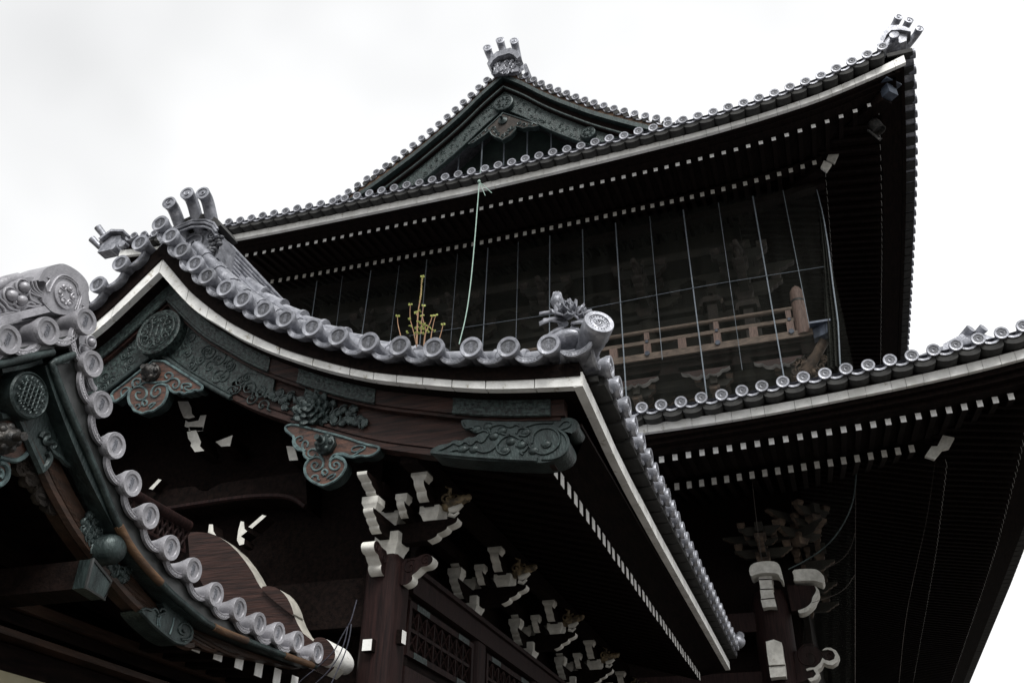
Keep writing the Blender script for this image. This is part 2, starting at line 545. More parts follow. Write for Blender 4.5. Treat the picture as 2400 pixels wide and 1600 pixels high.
T_bl = smooth_tab([(.036+1.018*s_, 1.6+1.018*(z_-1.6)) for s_, z_ in [(.0,5.50),(.59,5.573),(1.2,5.68),(1.79,5.834),(2.41,6.0),(3.0,6.22),(3.55,6.464),(4.25,6.79),(5.0,7.241),(5.55,7.62),(6.15,8.10)]])
porch = thing('temple_porch', 'dark timber porch in the centre with curved gable roof edged by a broad white board', 'temple hall', (-8.15, 14, 0))
def zt(x):
    """roof surface height at x"""
    s = PH-abs(x-PX0)
    return lerp(T_disc, s)
YB = 20.4
# roof body
mb = MB()
xs = [PX0-PH+.08+ (2*PH-.16)*k/80 for k in range(81)]
mb.sweepband([(x, zt(x)-.02) for x in xs], [(x, zt(x)-.14) for x in xs], 'Y', 8.30, YB)
roof = mb.build('roof', [M_tile], porch)
mb = MB()
mb.ball((-1.78, 20.45, 6.62), (.16, .16, .15), 12)
mb.tube([(-1.78, 20.4, 6.6), (-1.74, 20.75, 6.82)], .09, 10)
mb.build('corner_eave_tile', [M_tile], roof)
mb = MB()
for k_ in range(60):
    x_ = PX0+.05+k_*.1
    if x_ < PXE-.12: pass
for sg_ in (1, -1):
    for (d_, z_), (d2_, z2_) in zip(DISC_D, DISC_D[1:]):
        xm_, zm_ = PX0+sg_*(d_+d2_)/2, (z_+z2_)/2
        pass
mb = None
# rolls of round tiles running down both slopes
mb = MB()
def roll(mb, Y, h, r, x0=.0, x1=6.05, seg=.36, sides=(1, -1), Yf=None):
    for sg in sides:
        arc = 0; px = x0; pts = [(x0, zt(PX0+sg*x0)+h)]
        x = x0
        while x < x1:
            x += .03
            z = zt(PX0+sg*x)+h
            if math.hypot(x-pts[-1][0], z-pts[-1][1]) >= seg or x >= x1:
                a, b = pts[-1], (x, z)
                mb.tube([(PX0+sg*a[0], Y, a[1]-.006), (PX0+sg*b[0], Y, b[1]+.004)], [r*.92, r*1.03], 10)
                pts.append(b)
k = 0
Y = 9.55
while Y < 20.2:
    roll(mb, Y, .03, .085, seg=.9)
    Y += .43
mb.build('slope_tiles', [M_tile], roof)
mb = MB()
roll(mb, 8.52, .22, .095, x0=.15)
roll(mb, 8.74, .27, .085, x0=.3)
mb.build('verge_roll', [M_tile], roof)
# descending ridge with scalloped cap
mb = MB()
for sg in (1, -1):
    ds = [.75+ (5.35-.75)*k/40 for k in range(41)]
    for h0, h1, w in ((.0, .30, .13), (.30, .36, .17), (.37, .43, .15), (.44, .50, .13)):
        mb.sweepband([(PX0+sg*d, zt(PX0+d)+h1) for d in ds], [(PX0+sg*d, zt(PX0+d)+h0) for d in ds], 'Y', 9.0-w, 9.0+w)
mb.build('descending_ridge', [M_tile], roof)
mb = MB()
for sg in (1, -1):
    d = .8
    while d < 5.3:
        x = PX0+sg*d; x2 = PX0+sg*(d+.33)
        z1, z2 = zt(PX0+d)+.52, zt(PX0+d+.33)+.56
        mb.tube([(x, 9.0, z1-.05), (x2, 9.0, z2-.06)], [.09, .105], 12)
        mb.tube([(x2-sg*.03, 9.0, z2-.05), (x2+sg*.02, 9.0, z2-.07)], [.125, .125], 14)
        d += .36
    mb.build('ridge_cap_tiles', [M_tile], roof); mb = MB()
pass
# main ridge
mb = MB()
for j_ in range(8):
    w = .24-.012*j_
    mb.box(PX0-w+.03, PX0+w-.03, 8.95, YB, 9.70+.085*j_, 9.70+.085*j_+.08)
    mb.tube([(PX0+w, 8.9, 9.745+.085*j_), (PX0+w, YB, 9.745+.085*j_)], .032, 8)
    mb.tube([(PX0-w, 8.9, 9.745+.085*j_), (PX0-w, YB, 9.745+.085*j_)], .032, 8)
mb.tube([(PX0, 8.9, 10.42), (PX0, YB, 10.42)], .11, 12)
mb.build('main_ridge', [M_tile], roof)
# eave / verge tiles : front row
for i, (d, z) in enumerate(DISC_D):
    for sg in (1, -1):
        if i == 0 and sg < 0: continue
        if sg < 0 and i > 3: continue
        x = PX0+sg*d
        place(ME_roundB, 'round_eave_tile', roof, (x+random.uniform(-.004, .004), 7.86+random.uniform(-.01, .01), z+random.uniform(-.005, .005)), 'Y', random.uniform(-.05, .05), pitch=random.uniform(0, .05))
        if i+1 < len(DISC_D):
            d2, z2 = DISC_D[i+1]
            L = math.hypot(d2-d, z2-z)
            a = math.atan2(-(z2-z), d2-d)*sg
            mxz = ((x+PX0+sg*d2)/2, 8.05, (z+z2)/2)
            ox, oz = -math.sin(a)*0, 0
            o = place(ME_flatB, 'flat_eave_tile', roof, (mxz[0]-math.sin(a)*.045, 7.93, mxz[2]-math.cos(a)*.045), 'Y', a)
# left hidden slope row, right side eave row and corner tile
for d, z in DISC_D[4:]:
    place(ME_roundB, 'round_eave_tile', roof, (PX0-d, 7.86, z), 'Y')
T_side = [(7.9, 6.75), (9.0, 6.70), (10.0, 6.61), (11.0, 6.58), (12.5, 6.56), (15, 6.54), (20.5, 6.52)]
Y = 8.52
SIDE_Y = []
while Y < 20.3:
    SIDE_Y.append(Y); Y += .435
for i, Y in enumerate(SIDE_Y):
    z = lerp(T_side, Y)
    place(ME_roundS, 'round_eave_tile', roof, (-1.76+random.uniform(-.008, .008), Y, z), 'X', random.uniform(-.2, .2), pitch=.04)
    place(ME_flatB, 'flat_eave_tile', roof, (-1.84, Y+.217, z-.05), 'X', 0)
for Y in SIDE_Y[::4]:
    pass
place(ME_flatB, 'flat_eave_tile', roof, (-2.02, 7.93, 6.70), 'Y', -.22)
place(ME_flatB, 'flat_eave_tile', roof, (-1.86, 8.22, 6.70), 'X', .12)
# corner tile: thick swirl disc looking outwards and up
mb = round_tile(R=.165, L=.52, body=.135, style='tomoe', lip=.20, flare=.30)
cm = mb.mesh('corner_swirl_tile', [M_tile, M_tile])
ax = Vector((-.48, .78, -.24)).normalized()
q = ax.to_track_quat('Y', 'Z').to_matrix().to_4x4()
link('corner_eave_tile', cm, roof, Matrix.Translation((-1.74, 7.86, 6.90)) @ q)
# underside of the overhanging tiles (side row) and boards between tiles and fascia
mb = MB()
for i, Y in enumerate(SIDE_Y):
    z = lerp(T_side, Y)
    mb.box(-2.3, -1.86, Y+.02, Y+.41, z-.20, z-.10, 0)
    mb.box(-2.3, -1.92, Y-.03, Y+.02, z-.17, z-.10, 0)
mb.build('shaded_tile_underside', [M_tile_shade], roof)
mb = MB()
n = 70
for sg in (1, -1):
    A = []; B = []
    for k in range(n+1):
        s = .02+(PH-.02)*k/n
        A.append((PX0+sg*(PH-s), lerp(T_disc, s)-.13)); B.append((PX0+sg*(PH-s), lerp(T_ft, s)-.05))
    mb.sweepband(A, B, 'Y', 8.075, 8.6)
T_sf = [(8.1, 6.462), (8.8, 6.39), (9.6, 6.30), (10.6, 6.25), (12.5, 6.22), (20.5, 6.20)]   # side fascia top
Ys = [8.12+(YB-8.12)*k/50 for k in range(51)]
mb.sweepband([(y, lerp(T_side, y)-.13) for y in Ys], [(y, lerp(T_sf, y)-.05) for y in Ys], 'X', -2.04, -2.4)
mb.build('eave_board', [M_wood], roof)
# white fascia in pieces
def fascia_pieces(mb, ft, fb, s0, s1, X, sgn, Y0, Y1, widths, gap=.012):
    s = s0; i = 0
    while s < s1-.05:
        w = widths[i % len(widths)]; i += 1
        e = min(s+w, s1)
        if s1-e < .15: e = s1
        A, B = cut_band(ft, fb, s+gap/2 if s > s0 else s0, e-gap/2, X, sgn, 5)
        dy = random.uniform(0, .006)
        mb.sweepband(A, B, 'Y', Y0-dy, Y1)
        s = e
mb = MB()
fascia_pieces(mb, T_ft, T_fb, 0.0, PH, PXE, -1, 8.10, 8.20, [.53, .56, .40, .36, .33, .30, .32, .52, .50, .42, .46, .34, .40])
fascia_pieces(mb, T_ft, T_fb, 0.0, PH, 2*PX0-PXE, 1, 8.10, 8.20, [.53, .56, .40, .36, .62, .52, .50, .42, 1.1, .40, 2.0])
fasc = mb.build('fascia', [M_white], roof, angle=25)
mb = MB()
y = 8.10; i = 0
wd = [.62, .75, .8, .7, .85, .9, 1.1, .8, 1.2]
while y < YB-.02:
    e = min(YB, y+wd[i % len(wd)]); i += 1
    ys = [y+.006+(e-y-.012)*k/3 for k in range(4)]
    if y == 8.10: ys[0] = 8.102
    mb.sweepband([(q, lerp(T_sf, q)) for q in ys], [(q, lerp(T_sf, q)-.172) for q in ys], 'X', -1.998-random.uniform(0, .004), -2.10)
    y = e
mb.build('fascia', [M_white], roof, angle=25)
# soffit boards, gable side and eave side
mb = MB()
for sg in (1, -1):
    A = []; B = []
    for k in range(n+1):
        s = .12+(PH-.12)*k/n
        A.append((PX0+sg*(PH-s), lerp(T_fb, s)+.06)); B.append((PX0+sg*(PH-s), lerp(T_fb, s)+.0))
    mb.sweepband(A, B, 'Y', 8.205, YB-.2)
mb.build('soffit', [M_wood], roof)
# rafters under the side eave, painted tips
mb = MB()
raf_me = None
def rafter_mesh(w, h, L, rise, name, mats):
    r = MB()
    r.hexa([(-w/2, 0, -h/2), (w/2, 0, -h/2), (w/2, L, -h/2+rise), (-w/2, L, -h/2+rise)], [(-w/2, 0, h/2), (w/2, 0, h/2), (w/2, L, h/2+rise), (-w/2, L, h/2+rise)], [0, 0, 0, 0, 0, 0])
    r.hexa([(-w/2+.002, -.006, -h/2+.002), (w/2-.002, -.006, -h/2+.002), (w/2-.002, .004, -h/2+.002), (-w/2+.002, .004, -h/2+.002)],
           [(-w/2+.002, -.006, h/2-.002), (w/2-.002, -.006, h/2-.002), (w/2-.002, .004, h/2-.002), (-w/2+.002, .004, h/2-.002)], 1)
    return r.mesh(name, mats, False)
ME_rafB = rafter_mesh(.15, .16, 2.6, .75, 'porch_rafter', [M_wood, M_tip])
Y = 9.12; i = 0
while Y < 20.1:
    place(ME_rafB, 'rafter', porch, (-2.6+random.uniform(-.006, .006), Y, 5.84), 'X')
    Y += .292
mb = MB()
mb.prism([(-2.66, 5.93), (-2.12, 6.02), (-2.12, 6.06), (-2.66, 5.98)], 'Y', 8.5, YB)
mb.prism([(-5.6, 6.62), (-2.6, 5.93), (-2.6, 5.97), (-5.6, 6.68)], 'Y', 8.6, YB)
mb.build('rafter_board', [M_wood], roof)
# ---- gable boards
bb = MB()
def gcurve(tab, off, d0, d1, sg, n=40):
    return [(PX0+sg*(d0+(d1-d0)*k/n), lerp(tab, PH-(d0+(d1-d0)*k/n))+off) for k in range(n+1)]
for sg in (1, -1):
    bb.sweepband(gcurve(T_fb, .02, 0, 5.6, sg), gcurve(T_bl, 0, 0, 5.6, sg), 'Y', 8.51, 8.65)
gb = bb.build('gable_board', [M_board], porch)
bb = MB()
def frac(fr, d0, d1, sg, n=40):
    o = []
    for k in range(n+1):
        d = d0+(d1-d0)*k/n; s = PH-d
        o.append((PX0+sg*d, lerp(T_fb, s)*(1-fr)+lerp(T_bl, s)*fr))
    return o
for sg in (1, -1):
    bb.sweepband(frac(0.0, 0, 5.75, sg), frac(.27, 0, 5.75, sg), 'Y', 8.38, 8.508)      # upper trim, stands forward
    bb.sweepband(frac(.27, 0, 5.7, sg), frac(.33, 0, 5.7, sg), 'Y', 8.41, 8.508)
    bb.sweepband(frac(.80, .45, 5.0, sg), frac(.86, .45, 5.0, sg), 'Y', 8.485, 8.51)
    bb.sweepband(frac(.90, .45, 5.0, sg), frac(1.0, .45, 5.0, sg), 'Y', 8.475, 8.51)
bb.build('moulding', [M_board], gb)
# copper strips on the upper trim
bb = MB()
for sg in (1, -1):
    for d0, d1 in ((.0, 1.9), (2.35, 3.45), (4.45, 5.6)):
        bb = MB()
        bb.sweepband(frac(-.01, d0, d1, sg), frac(.25, d0, d1, sg), 'Y', 8.365, 8.382)
        bb.tube(to3(frac(.26, d0, d1, sg), 'Y', 8.372), .022, 6)
        bb.tube(to3(frac(.02, d0, d1, sg), 'Y', 8.365), .012, 6)
        bb.build('copper_strip', [M_copp], gb)
def scrollwork(mb, tab0, tab1, d0, d1, sg, Yp, r=.10, fr=(.3, .9), count=14, seed=1, tr=.013):
    rnd = random.Random(seed)
    for i in range(count):
        d = d0+(d1-d0)*(i+.5)/count+rnd.uniform(-.03, .03)
        f = rnd.uniform(*fr)
        s = PH-d
        c = (PX0+sg*d, lerp(tab0, s)*(1-f)+lerp(tab1, s)*f)
        rr = r*rnd.uniform(.7, 1.25)
        sp = spiral(c, rr, rnd.uniform(1.1, 1.7), rnd.uniform(0, 6.28), rnd.choice((1, -1)), 22)
        tail = (sp[0][0]+rnd.uniform(-.12, .12), sp[0][1]+rnd.uniform(-.1, .1))
        mb.tube(to3([tail]+sp, 'Y', Yp), [tr*.5]+[tr*(1-.5*k/22) for k in range(23)], 5)
        mb.ball((c[0], Yp, c[1]), (tr*1.6, tr*1.2, tr*1.6), 6)
# apex copper plate with scrolls
Ppl = [(-8.034,7.982),(-7.556,7.645),(-7.119,7.335),(-7.139,7.523),(-7.239,7.629),(-7.316,7.733),(-7.125,7.761),(-6.918,7.642),(-6.769,7.638),(-6.757,7.726),(-6.933,7.848),(-7.19,8.049),(-7.467,8.242),(-7.786,8.579),(-8.062,8.834),(-8.203,8.93)]
plate = MB()
ap = [(PX0+.02, lerp(T_fb, PH)-.30)]
for sg in (1, -1):
    A = frac(.30, 0, 1.95, sg); B = frac(1.0, 0, 1.95, sg)
    k = int(40*1.35/1.95)
    plate.sweepband(A[:k+1], B[:k+1], 'Y', 8.465, 8.508)
    plate.sweepband(A[k:], [(A[j][0], A[j][1]*(1-.62*(.9+.1*math.sin(j*1.7)))+B[j][1]*.62*(.9+.1*math.sin(j*1.7))) for j in range(k, 41)], 'Y', 8.465, 8.508)
plate.build('copper_plate', [M_copp], gb)
pl = MB()
for sg in (1, -1):
    scrollwork(pl, T_fb, T_bl, .35, 1.85, sg, 8.462, .09, (.42, .9), 22, 3+sg, .012)
    pl.tube(to3(frac(1.0, 0, 1.36, sg), 'Y', 8.45), .034, 8)
    pl.tube(to3(frac(.93, 0, 1.33, sg), 'Y', 8.46), .012, 6)
pl.build('copper_scrolls', [M_cop], gb)
# medallion
md = MB()
mc = (PX0+.05, 8.30, 8.22)
md.revolve(mc, (0, 1, 0), [(.001, .01), (.30, .01), (.325, .0), (.35, .012), (.355, .20)], 40)
rnd = random.Random(5)
for a in range(10):
    A = a*PI/5
    sp = spiral((mc[0]+.19*math.cos(A), mc[2]+.19*math.sin(A)), .07, 1.3, A, 1 if a % 2 else -1, 14)
    md.tube(to3(sp, 'Y', 8.288), .011, 5)
md.tube([(mc[0]+.27*math.cos(a*PI/18), 8.286, mc[2]+.27*math.sin(a*PI/18)) for a in range(37)], .010, 5)
for a in range(3):
    md.tube([(mc[0]-.09+.09*a, 8.286, mc[2]-.1), (mc[0]-.09+.09*a, 8.286, mc[2]+.1)], .012, 5)
md.build('medallion', [M_copp], gb)
# ---- pendants (orange board with green scroll outlines)
def pendant(name, outline, scrolls, Y0, Y1, edge=.022, wood=None):
    mb = MB()
    o = chaikin(outline, 1, True)
    mb.prism(o, 'Y', Y0, Y1, 0, 1)
    p = mb.build(name, [wood or M_orange, M_cop], gb)
    e = MB()
    cl = o+[o[0]]
    e.tube(to3(cl, 'Y', Y0-.004), edge, 6)
    for sc in scrolls:
        e.tube(to3(sc, 'Y', Y0-.004), [edge*.55+edge*.4*(1-k/len(sc)) for k in range(len(sc))], 6)
    e.build('scroll_edge', [M_verd], p)
    return p
out1 = [(-7.968,7.873),(-7.489,7.548),(-7.145,7.307),(-7.118,7.252),(-7.163,7.223),(-7.23,7.255),(-7.259,7.224),(-7.337,7.236),(-7.392,7.216),(-7.464,7.264),(-7.521,7.251),(-7.607,7.294),(-7.673,7.37),(-7.705,7.405),(-7.665,7.31),(-7.661,7.207),(-7.696,7.111),(-7.761,7.071),(-7.812,7.036),(-7.905,7.042),(-7.982,7.018),(-8.063,7.059),(-8.134,7.091),(-8.183,7.157),(-8.245,7.21),(-8.293,7.321),(-8.291,7.395),(-8.254,7.456),(-8.318,7.407),(-8.364,7.347),(-8.428,7.297),(-8.496,7.264),(-8.548,7.331),(-8.597,7.414),(-8.419,7.536),(-8.212,7.7)]
sc1 = [bez([(-7.673,7.37),(-7.765,7.43),(-7.873,7.432),(-7.933,7.368),(-7.924,7.278),(-7.843,7.236),(-7.778,7.277),(-7.79,7.352),(-7.851,7.377),(-7.868,7.328)]),
       bez([(-8.235,7.446),(-8.145,7.461),(-8.034,7.399),(-7.984,7.302),(-8.02,7.234),(-8.114,7.241),(-8.183,7.319),(-8.168,7.376),(-8.098,7.35)]),
       bez([(-8.501,7.279),(-8.404,7.323),(-8.344,7.389),(-8.296,7.441),(-8.372,7.483),(-8.441,7.449),(-8.424,7.364),(-8.359,7.331),(-8.34,7.373)]),
       bez([(-8.256,7.464),(-8.295,7.546),(-8.245,7.591),(-8.168,7.571),(-8.142,7.506),(-8.183,7.483),(-8.227,7.527)]),
       bez([(-8.145,7.461),(-8.081,7.511),(-7.93,7.471),(-7.837,7.471),(-7.725,7.453),(-7.657,7.486),(-7.581,7.489),(-7.502,7.416),(-7.51,7.329),(-7.577,7.326),(-7.617,7.391),(-7.575,7.406)]),
       bez([(-7.725,7.453),(-7.669,7.473),(-7.637,7.528),(-7.683,7.588),(-7.755,7.6),(-7.781,7.552),(-7.723,7.505)]),
       bez([(-7.44,7.289),(-7.467,7.366),(-7.417,7.38),(-7.321,7.358),(-7.301,7.303),(-7.375,7.33),(-7.414,7.307),(-7.342,7.259),(-7.239,7.264)]),
       bez([(-8.01,7.145),(-8.039,7.193),(-8.004,7.232),(-7.943,7.178),(-7.96,7.13),(-8.01,7.145)]),
       bez([(-8.123,7.162),(-8.081,7.178),(-8.05,7.122),(-8.094,7.114)]),
       bez([(-7.91,7.115),(-7.875,7.153),(-7.815,7.159),(-7.835,7.118),(-7.886,7.083)])]
out1 = [tuple(p) for p in out1]; 
pd = pendant('gable_pendant', out1, sc1, 8.43, 8.57, .020)
bt = MB()
bc = [(-7.985,7.616)][0]
bt.revolve((bc[0], 8.42, bc[1]), (0, -1, 0), [(.135, 0), (.135, .05), (.10, .07), (.085, .13), (.05, .15), (.035, .21), (.001, .21)], 12)
for a in range(6):
    bt.ball((bc[0]+.10*math.cos(a*PI/3), 8.35, bc[1]+.10*math.sin(a*PI/3)), .04, 8)
bt.build('bolt_boss', [M_iron], pd)
# small pendant half way down the right board
out2 = [(-5.786,6.533),(-5.786,6.482),(-5.704,6.411),(-5.646,6.369),(-5.649,6.286),(-5.583,6.194),(-5.476,6.163),(-5.474,6.097),(-5.389,6.037),(-5.433,5.994),(-5.437,5.914),(-5.399,5.83),(-5.314,5.756),(-5.26,5.726),(-5.172,5.684),(-5.093,5.698),(-5.0,5.734),(-4.929,5.803),(-4.892,5.893),(-4.926,5.969),(-4.99,6.025),(-5.075,6.045),(-4.978,6.056),(-4.839,5.99),(-4.728,6.007),(-4.644,5.98),(-4.534,5.997),(-4.485,6.063),(-4.528,6.092),(-4.678,6.137),(-4.973,6.275),(-5.327,6.408),(-5.508,6.476),(-5.692,6.545)]
sc2 = [bez([(-5.391,6.045),(-5.278,6.071),(-5.192,5.995),(-5.203,5.901),(-5.299,5.881),(-5.36,5.953),(-5.326,6.005),(-5.263,5.972),(-5.29,5.928)]),
       bez([(-4.934,5.97),(-5.04,6.032),(-5.116,5.986),(-5.104,5.896),(-5.017,5.854),(-4.966,5.903),(-5.015,5.965),(-5.062,5.947),(-5.04,5.904)]),
       bez([(-5.116,5.986),(-5.078,6.069),(-4.947,6.068),(-4.84,5.998),(-4.749,6.05),(-4.657,6.094),(-4.727,6.135),(-4.84,6.126),(-4.849,6.071),(-4.782,6.054),(-4.722,6.094)]),
       bez([(-5.2,5.997),(-5.244,6.067),(-5.287,6.138),(-5.361,6.18),(-5.424,6.156),(-5.414,6.089),(-5.343,6.064),(-5.315,6.101)]),
       bez([(-5.459,6.16),(-5.551,6.206),(-5.632,6.283),(-5.625,6.349),(-5.543,6.371),(-5.517,6.318),(-5.567,6.308)]),
       bez([(-5.493,6.165),(-5.524,6.252),(-5.49,6.305),(-5.433,6.264),(-5.449,6.209)]),
       bez([(-5.157,5.808),(-5.205,5.853),(-5.17,5.897),(-5.114,5.85),(-5.149,5.807)]),
       bez([(-5.321,5.804),(-5.3,5.833),(-5.241,5.818),(-5.242,5.771),(-5.207,5.759)]),
       bez([(-5.119,5.772),(-5.075,5.806),(-5.011,5.814),(-5.038,5.77),(-5.085,5.76)])]
pd2 = pendant('gable_pendant', out2, sc2, 8.45, 8.61, .018, M_orange)
bt = MB()
bc = [(-5.178,6.188)][0]
bt.revolve((bc[0], 8.44, bc[1]), (0, -1, 0), [(.13, 0), (.13, .06), (.09, .09), (.06, .13), (.06, .15), (.035, .16), (.035, .25), (.001, .25)], 8)
for a in range(6):
    bt.ball((bc[0]+.085*math.cos(a*PI/3), 8.36, bc[1]+.085*math.sin(a*PI/3)), .036, 8)
bt.build('bolt_boss', [M_cop], pd2)
# chrysanthemum with foliage on the board
fl = MB()
fc = [(-5.467,6.733)][0]
fl.revolve((fc[0], 8.51, fc[1]), (0, -1, 0), [(.24, 0), (.22, .05), (.12, .09), (.001, .10)], 24)
for ring, (R_, L_, n_, y_) in enumerate(((.13, .16, 10, 8.45), (.07, .13, 8, 8.42), (.02, .10, 6, 8.39))):
    for a in range(n_):
        A = a*2*PI/n_+ring*.3
        fl.petal((fc[0]+R_*math.cos(A), y_, fc[1]+R_*math.sin(A)), (math.cos(A), -.35, math.sin(A)), (0, -1, 0), L_, .13-.02*ring, 0, -.2)
fl.ball((fc[0], 8.385, fc[1]), (.04, .03, .035), 10)
rnd = random.Random(11)
leafp = [(-6.079,7.025),(-5.979,7.029),(-5.882,6.934),(-5.807,6.962),(-5.861,6.812),(-5.716,6.888),(-5.92,6.92),(-6.006,6.953),(-5.67,6.724),(-5.26,6.701),(-5.19,6.749),(-5.116,6.622),(-5.044,6.65),(-4.962,6.599),(-4.893,6.646),(-5.04,6.479),(-5.188,6.595),(-5.277,6.551),(-4.912,6.497),(-4.801,6.5),(-4.738,6.435),(-4.851,6.451),(-4.971,6.525),(-5.141,6.531)]
for i, p in enumerate(leafp):
    for q_ in range(3):
        a_ = rnd.uniform(0, 6.28)
        fl.petal((p[0]-.05*math.cos(a_), 8.475, p[1]-.05*math.sin(a_)), (math.cos(a_), -.25, math.sin(a_)), (0, -1, 0), rnd.uniform(.10, .15), rnd.uniform(.06, .085))
    sp = spiral(p, rnd.uniform(.05, .09), 1.2, rnd.uniform(0, 6), rnd.choice((1, -1)), 12)
    fl.tube(to3(sp, 'Y', 8.47), .014, 5)
fl.build('flower_ornament', [M_cop], gb)
# carved copper end of the gable board
oe = [(-3.857,5.938),(-3.758,5.991),(-3.623,5.998),(-3.557,6.033),(-3.471,6.004),(-3.406,6.047),(-3.321,6.026),(-3.257,6.078),(-3.393,6.132),(-3.48,6.18),(-3.494,6.288),(-3.145,6.228),(-2.813,6.185),(-2.65,6.147),(-2.473,6.13),(-2.378,6.099),(-2.314,6.124),(-2.219,6.11),(-2.15,6.066),(-2.135,6.004),(-2.168,5.942),(-2.231,5.917),(-2.316,5.946),(-2.355,5.985),(-2.285,5.925),(-2.24,5.818),(-2.242,5.736),(-2.297,5.662),(-2.414,5.628),(-2.554,5.622),(-2.806,5.662),(-3.294,5.75),(-3.801,5.867)]
ob = MB()
ob.prism(chaikin(oe, 1, True), 'Y', 8.42, 8.71)
oend = ob.build('carved_board_end', [M_cop], gb)
on = MB()
T = lambda pts, w=.016: on.tube(to3(bez(pts), 'Y', 8.416), w, 6)
T([(-2.347,5.969),(-2.277,5.909),(-2.248,5.806),(-2.28,5.695),(-2.405,5.646),(-2.545,5.664)], .02)
T([(-2.592,5.654),(-3.185,5.764),(-3.825,5.908)], .03)
T([(-2.656,5.861),(-2.64,5.977),(-2.545,6.031),(-2.417,6.013),(-2.34,5.918),(-2.349,5.803),(-2.435,5.732),(-2.545,5.714),(-2.639,5.776)], .016)
T([(-2.545,5.838),(-2.497,5.873),(-2.442,5.849),(-2.458,5.801),(-2.513,5.8)], .016)
T([(-2.339,5.985),(-2.26,5.991),(-2.213,6.035),(-2.243,6.073),(-2.306,6.074),(-2.354,6.021)], .014)
T([(-3.47,6.217),(-3.433,6.141),(-3.333,6.162),(-3.295,6.069),(-3.197,6.107),(-3.128,6.028),(-3.064,6.071),(-2.964,6.005),(-2.866,5.992),(-2.736,5.889),(-2.639,5.776)])
T([(-3.741,5.923),(-3.625,5.959),(-3.56,6.002),(-3.49,5.941),(-3.426,6.001),(-3.356,5.922),(-3.293,6.0),(-3.224,5.939),(-3.161,6.033),(-3.13,6.08),(-3.198,6.125)])
T([(-3.621,5.889),(-3.522,5.91),(-3.42,5.88),(-3.356,5.922),(-3.253,5.841),(-3.155,5.827),(-3.074,5.867),(-2.996,5.976),(-2.898,5.996)])
T([(-3.058,5.882),(-3.04,5.812),(-2.958,5.768),(-2.895,5.81),(-2.944,5.85)])
T([(-3.131,6.133),(-3.0,6.149),(-2.9,6.082),(-2.835,6.125),(-2.77,6.064),(-2.673,6.084),(-2.577,6.096),(-2.417,6.073)])
T([(-2.834,6.004),(-2.802,6.068),(-2.721,6.057),(-2.672,5.999),(-2.72,5.954),(-2.801,5.983)])
T([(-2.831,5.851),(-2.8,5.915),(-2.736,5.906),(-2.687,5.849),(-2.734,5.772),(-2.798,5.78),(-2.75,5.741)])
for p in [(-2.897,5.919),(-2.775,5.861),(-2.998,6.062),(-3.165,6.138),(-3.297,6.122),(-2.639,5.776),(-2.959,5.818),(-3.095,6.007),(-3.455,5.901),(-3.321,5.884),(-2.497,5.831),(-2.721,6.005)]:
    on.ball((p[0], 8.42, p[1]), (.06, .028, .05), 8)
on.build('wave_relief', [M_cop], oend)
# copper strip return at the eave corner, dark
# ---- hidden left end gets the same plain end
mb = MB()
mb.prism([(2*PX0-p[0], p[1]) for p in oe], 'Y', 8.44, 8.7)
mb.build('carved_board_end', [M_cop], gb)

# ---- ridge-end ornament with three rising tubes
def three_prong(P3, base, R, nrm=(0, -1, 0), spread=.75):
    """three tubes that lean out and up, round faces cut upright"""
    mb = MB()
    B = Vector(base); C3 = Vector(P3[1]); N3 = Vector(nrm).normalized()
    for i, p in enumerate(P3):
        p = Vector(p)
        q = B+(p-C3)*spread
        back = -N3
        p1 = p+back*(q-p).length*.22
        p2 = p.lerp(q, .55)+back*(q-p).length*.10
        path = chaikin([tuple(p), tuple(p1), tuple(p2), tuple(q)], 2)
        m = len(path)
        mb.tube(path, [R*(1-.12*min(1, 3.0*k/m)) for k in range(m)], 18)
        mb.revolve(tuple(p), tuple(N3), [(R*.99, -.02), (R*1.03, .015), (R*.74, .02), (R*.70, .006), (.001, .006)], 22)
        u = Vector((0, 0, 1)); w = N3.cross(u)
        sp = spiral((0, 0), R*.5, .9, i, 1, 10)
        mb.tube([tuple(p+N3*.012+u*a+w*b) for a, b in sp], R*.09, 5)
    return mb
mb = three_prong([(PX0-.29, 8.22, 10.52), (PX0+.0, 8.22, 10.63), (PX0+.29, 8.22, 10.56)], (PX0+.02, 8.72, 10.18), .105, (.15, -1, -.05), .85)
oni = mb.build('ridge_end_ornament', [M_tile], porch)
OZ = .06
mb = MB()
arch = [(-.60, -.04), (-.50, .10), (-.30, .24), (0, .31), (.30, .24), (.50, .10), (.60, -.04), (.50, -.06), (.30, .10), (0, .17), (-.30, .10), (-.5, -.06)]
mb.prism([(PX0+a*.85, 10.10+b+OZ) for a, b in arch], 'Y', 8.50, 8.95)
mb.build('carrier_tile', [M_tile_shade], oni)
mb = MB()
for dz, y_ in ((0, 8.47), (-.06, 8.46), (-.12, 8.48)):
    mb.tube([(PX0+a*.80, y_, 10.08+b+OZ+dz) for a, b in [(-.60, -.10), (-.50, .02), (-.30, .12), (0, .17), (.30, .12), (.50, .02), (.62, -.12)]], .022, 8)
mb.prism([(PX0-.48, 9.55+OZ), (PX0+.48, 9.55+OZ), (PX0+.46, 9.98+OZ), (PX0+.26, 10.12+OZ), (PX0, 10.16+OZ), (PX0-.26, 10.12+OZ), (PX0-.46, 9.98+OZ)], 'Y', 8.62, 9.0)
sp = spiral((PX0+.0, 9.93+OZ), .17, 1.3, 2.2, -1, 24)
mb.tube(to3([(PX0-.42, 9.83+OZ)]+sp, 'Y', 8.61), .022, 7)
sp = spiral((PX0+.34, 9.96+OZ), .12, 1.8, 1.2, 1, 24)
mb.tube(to3(sp, 'Y', 8.58), .022, 7)
sp = spiral((PX0-.3, 9.75+OZ), .10, 1.3, 0, 1, 16)
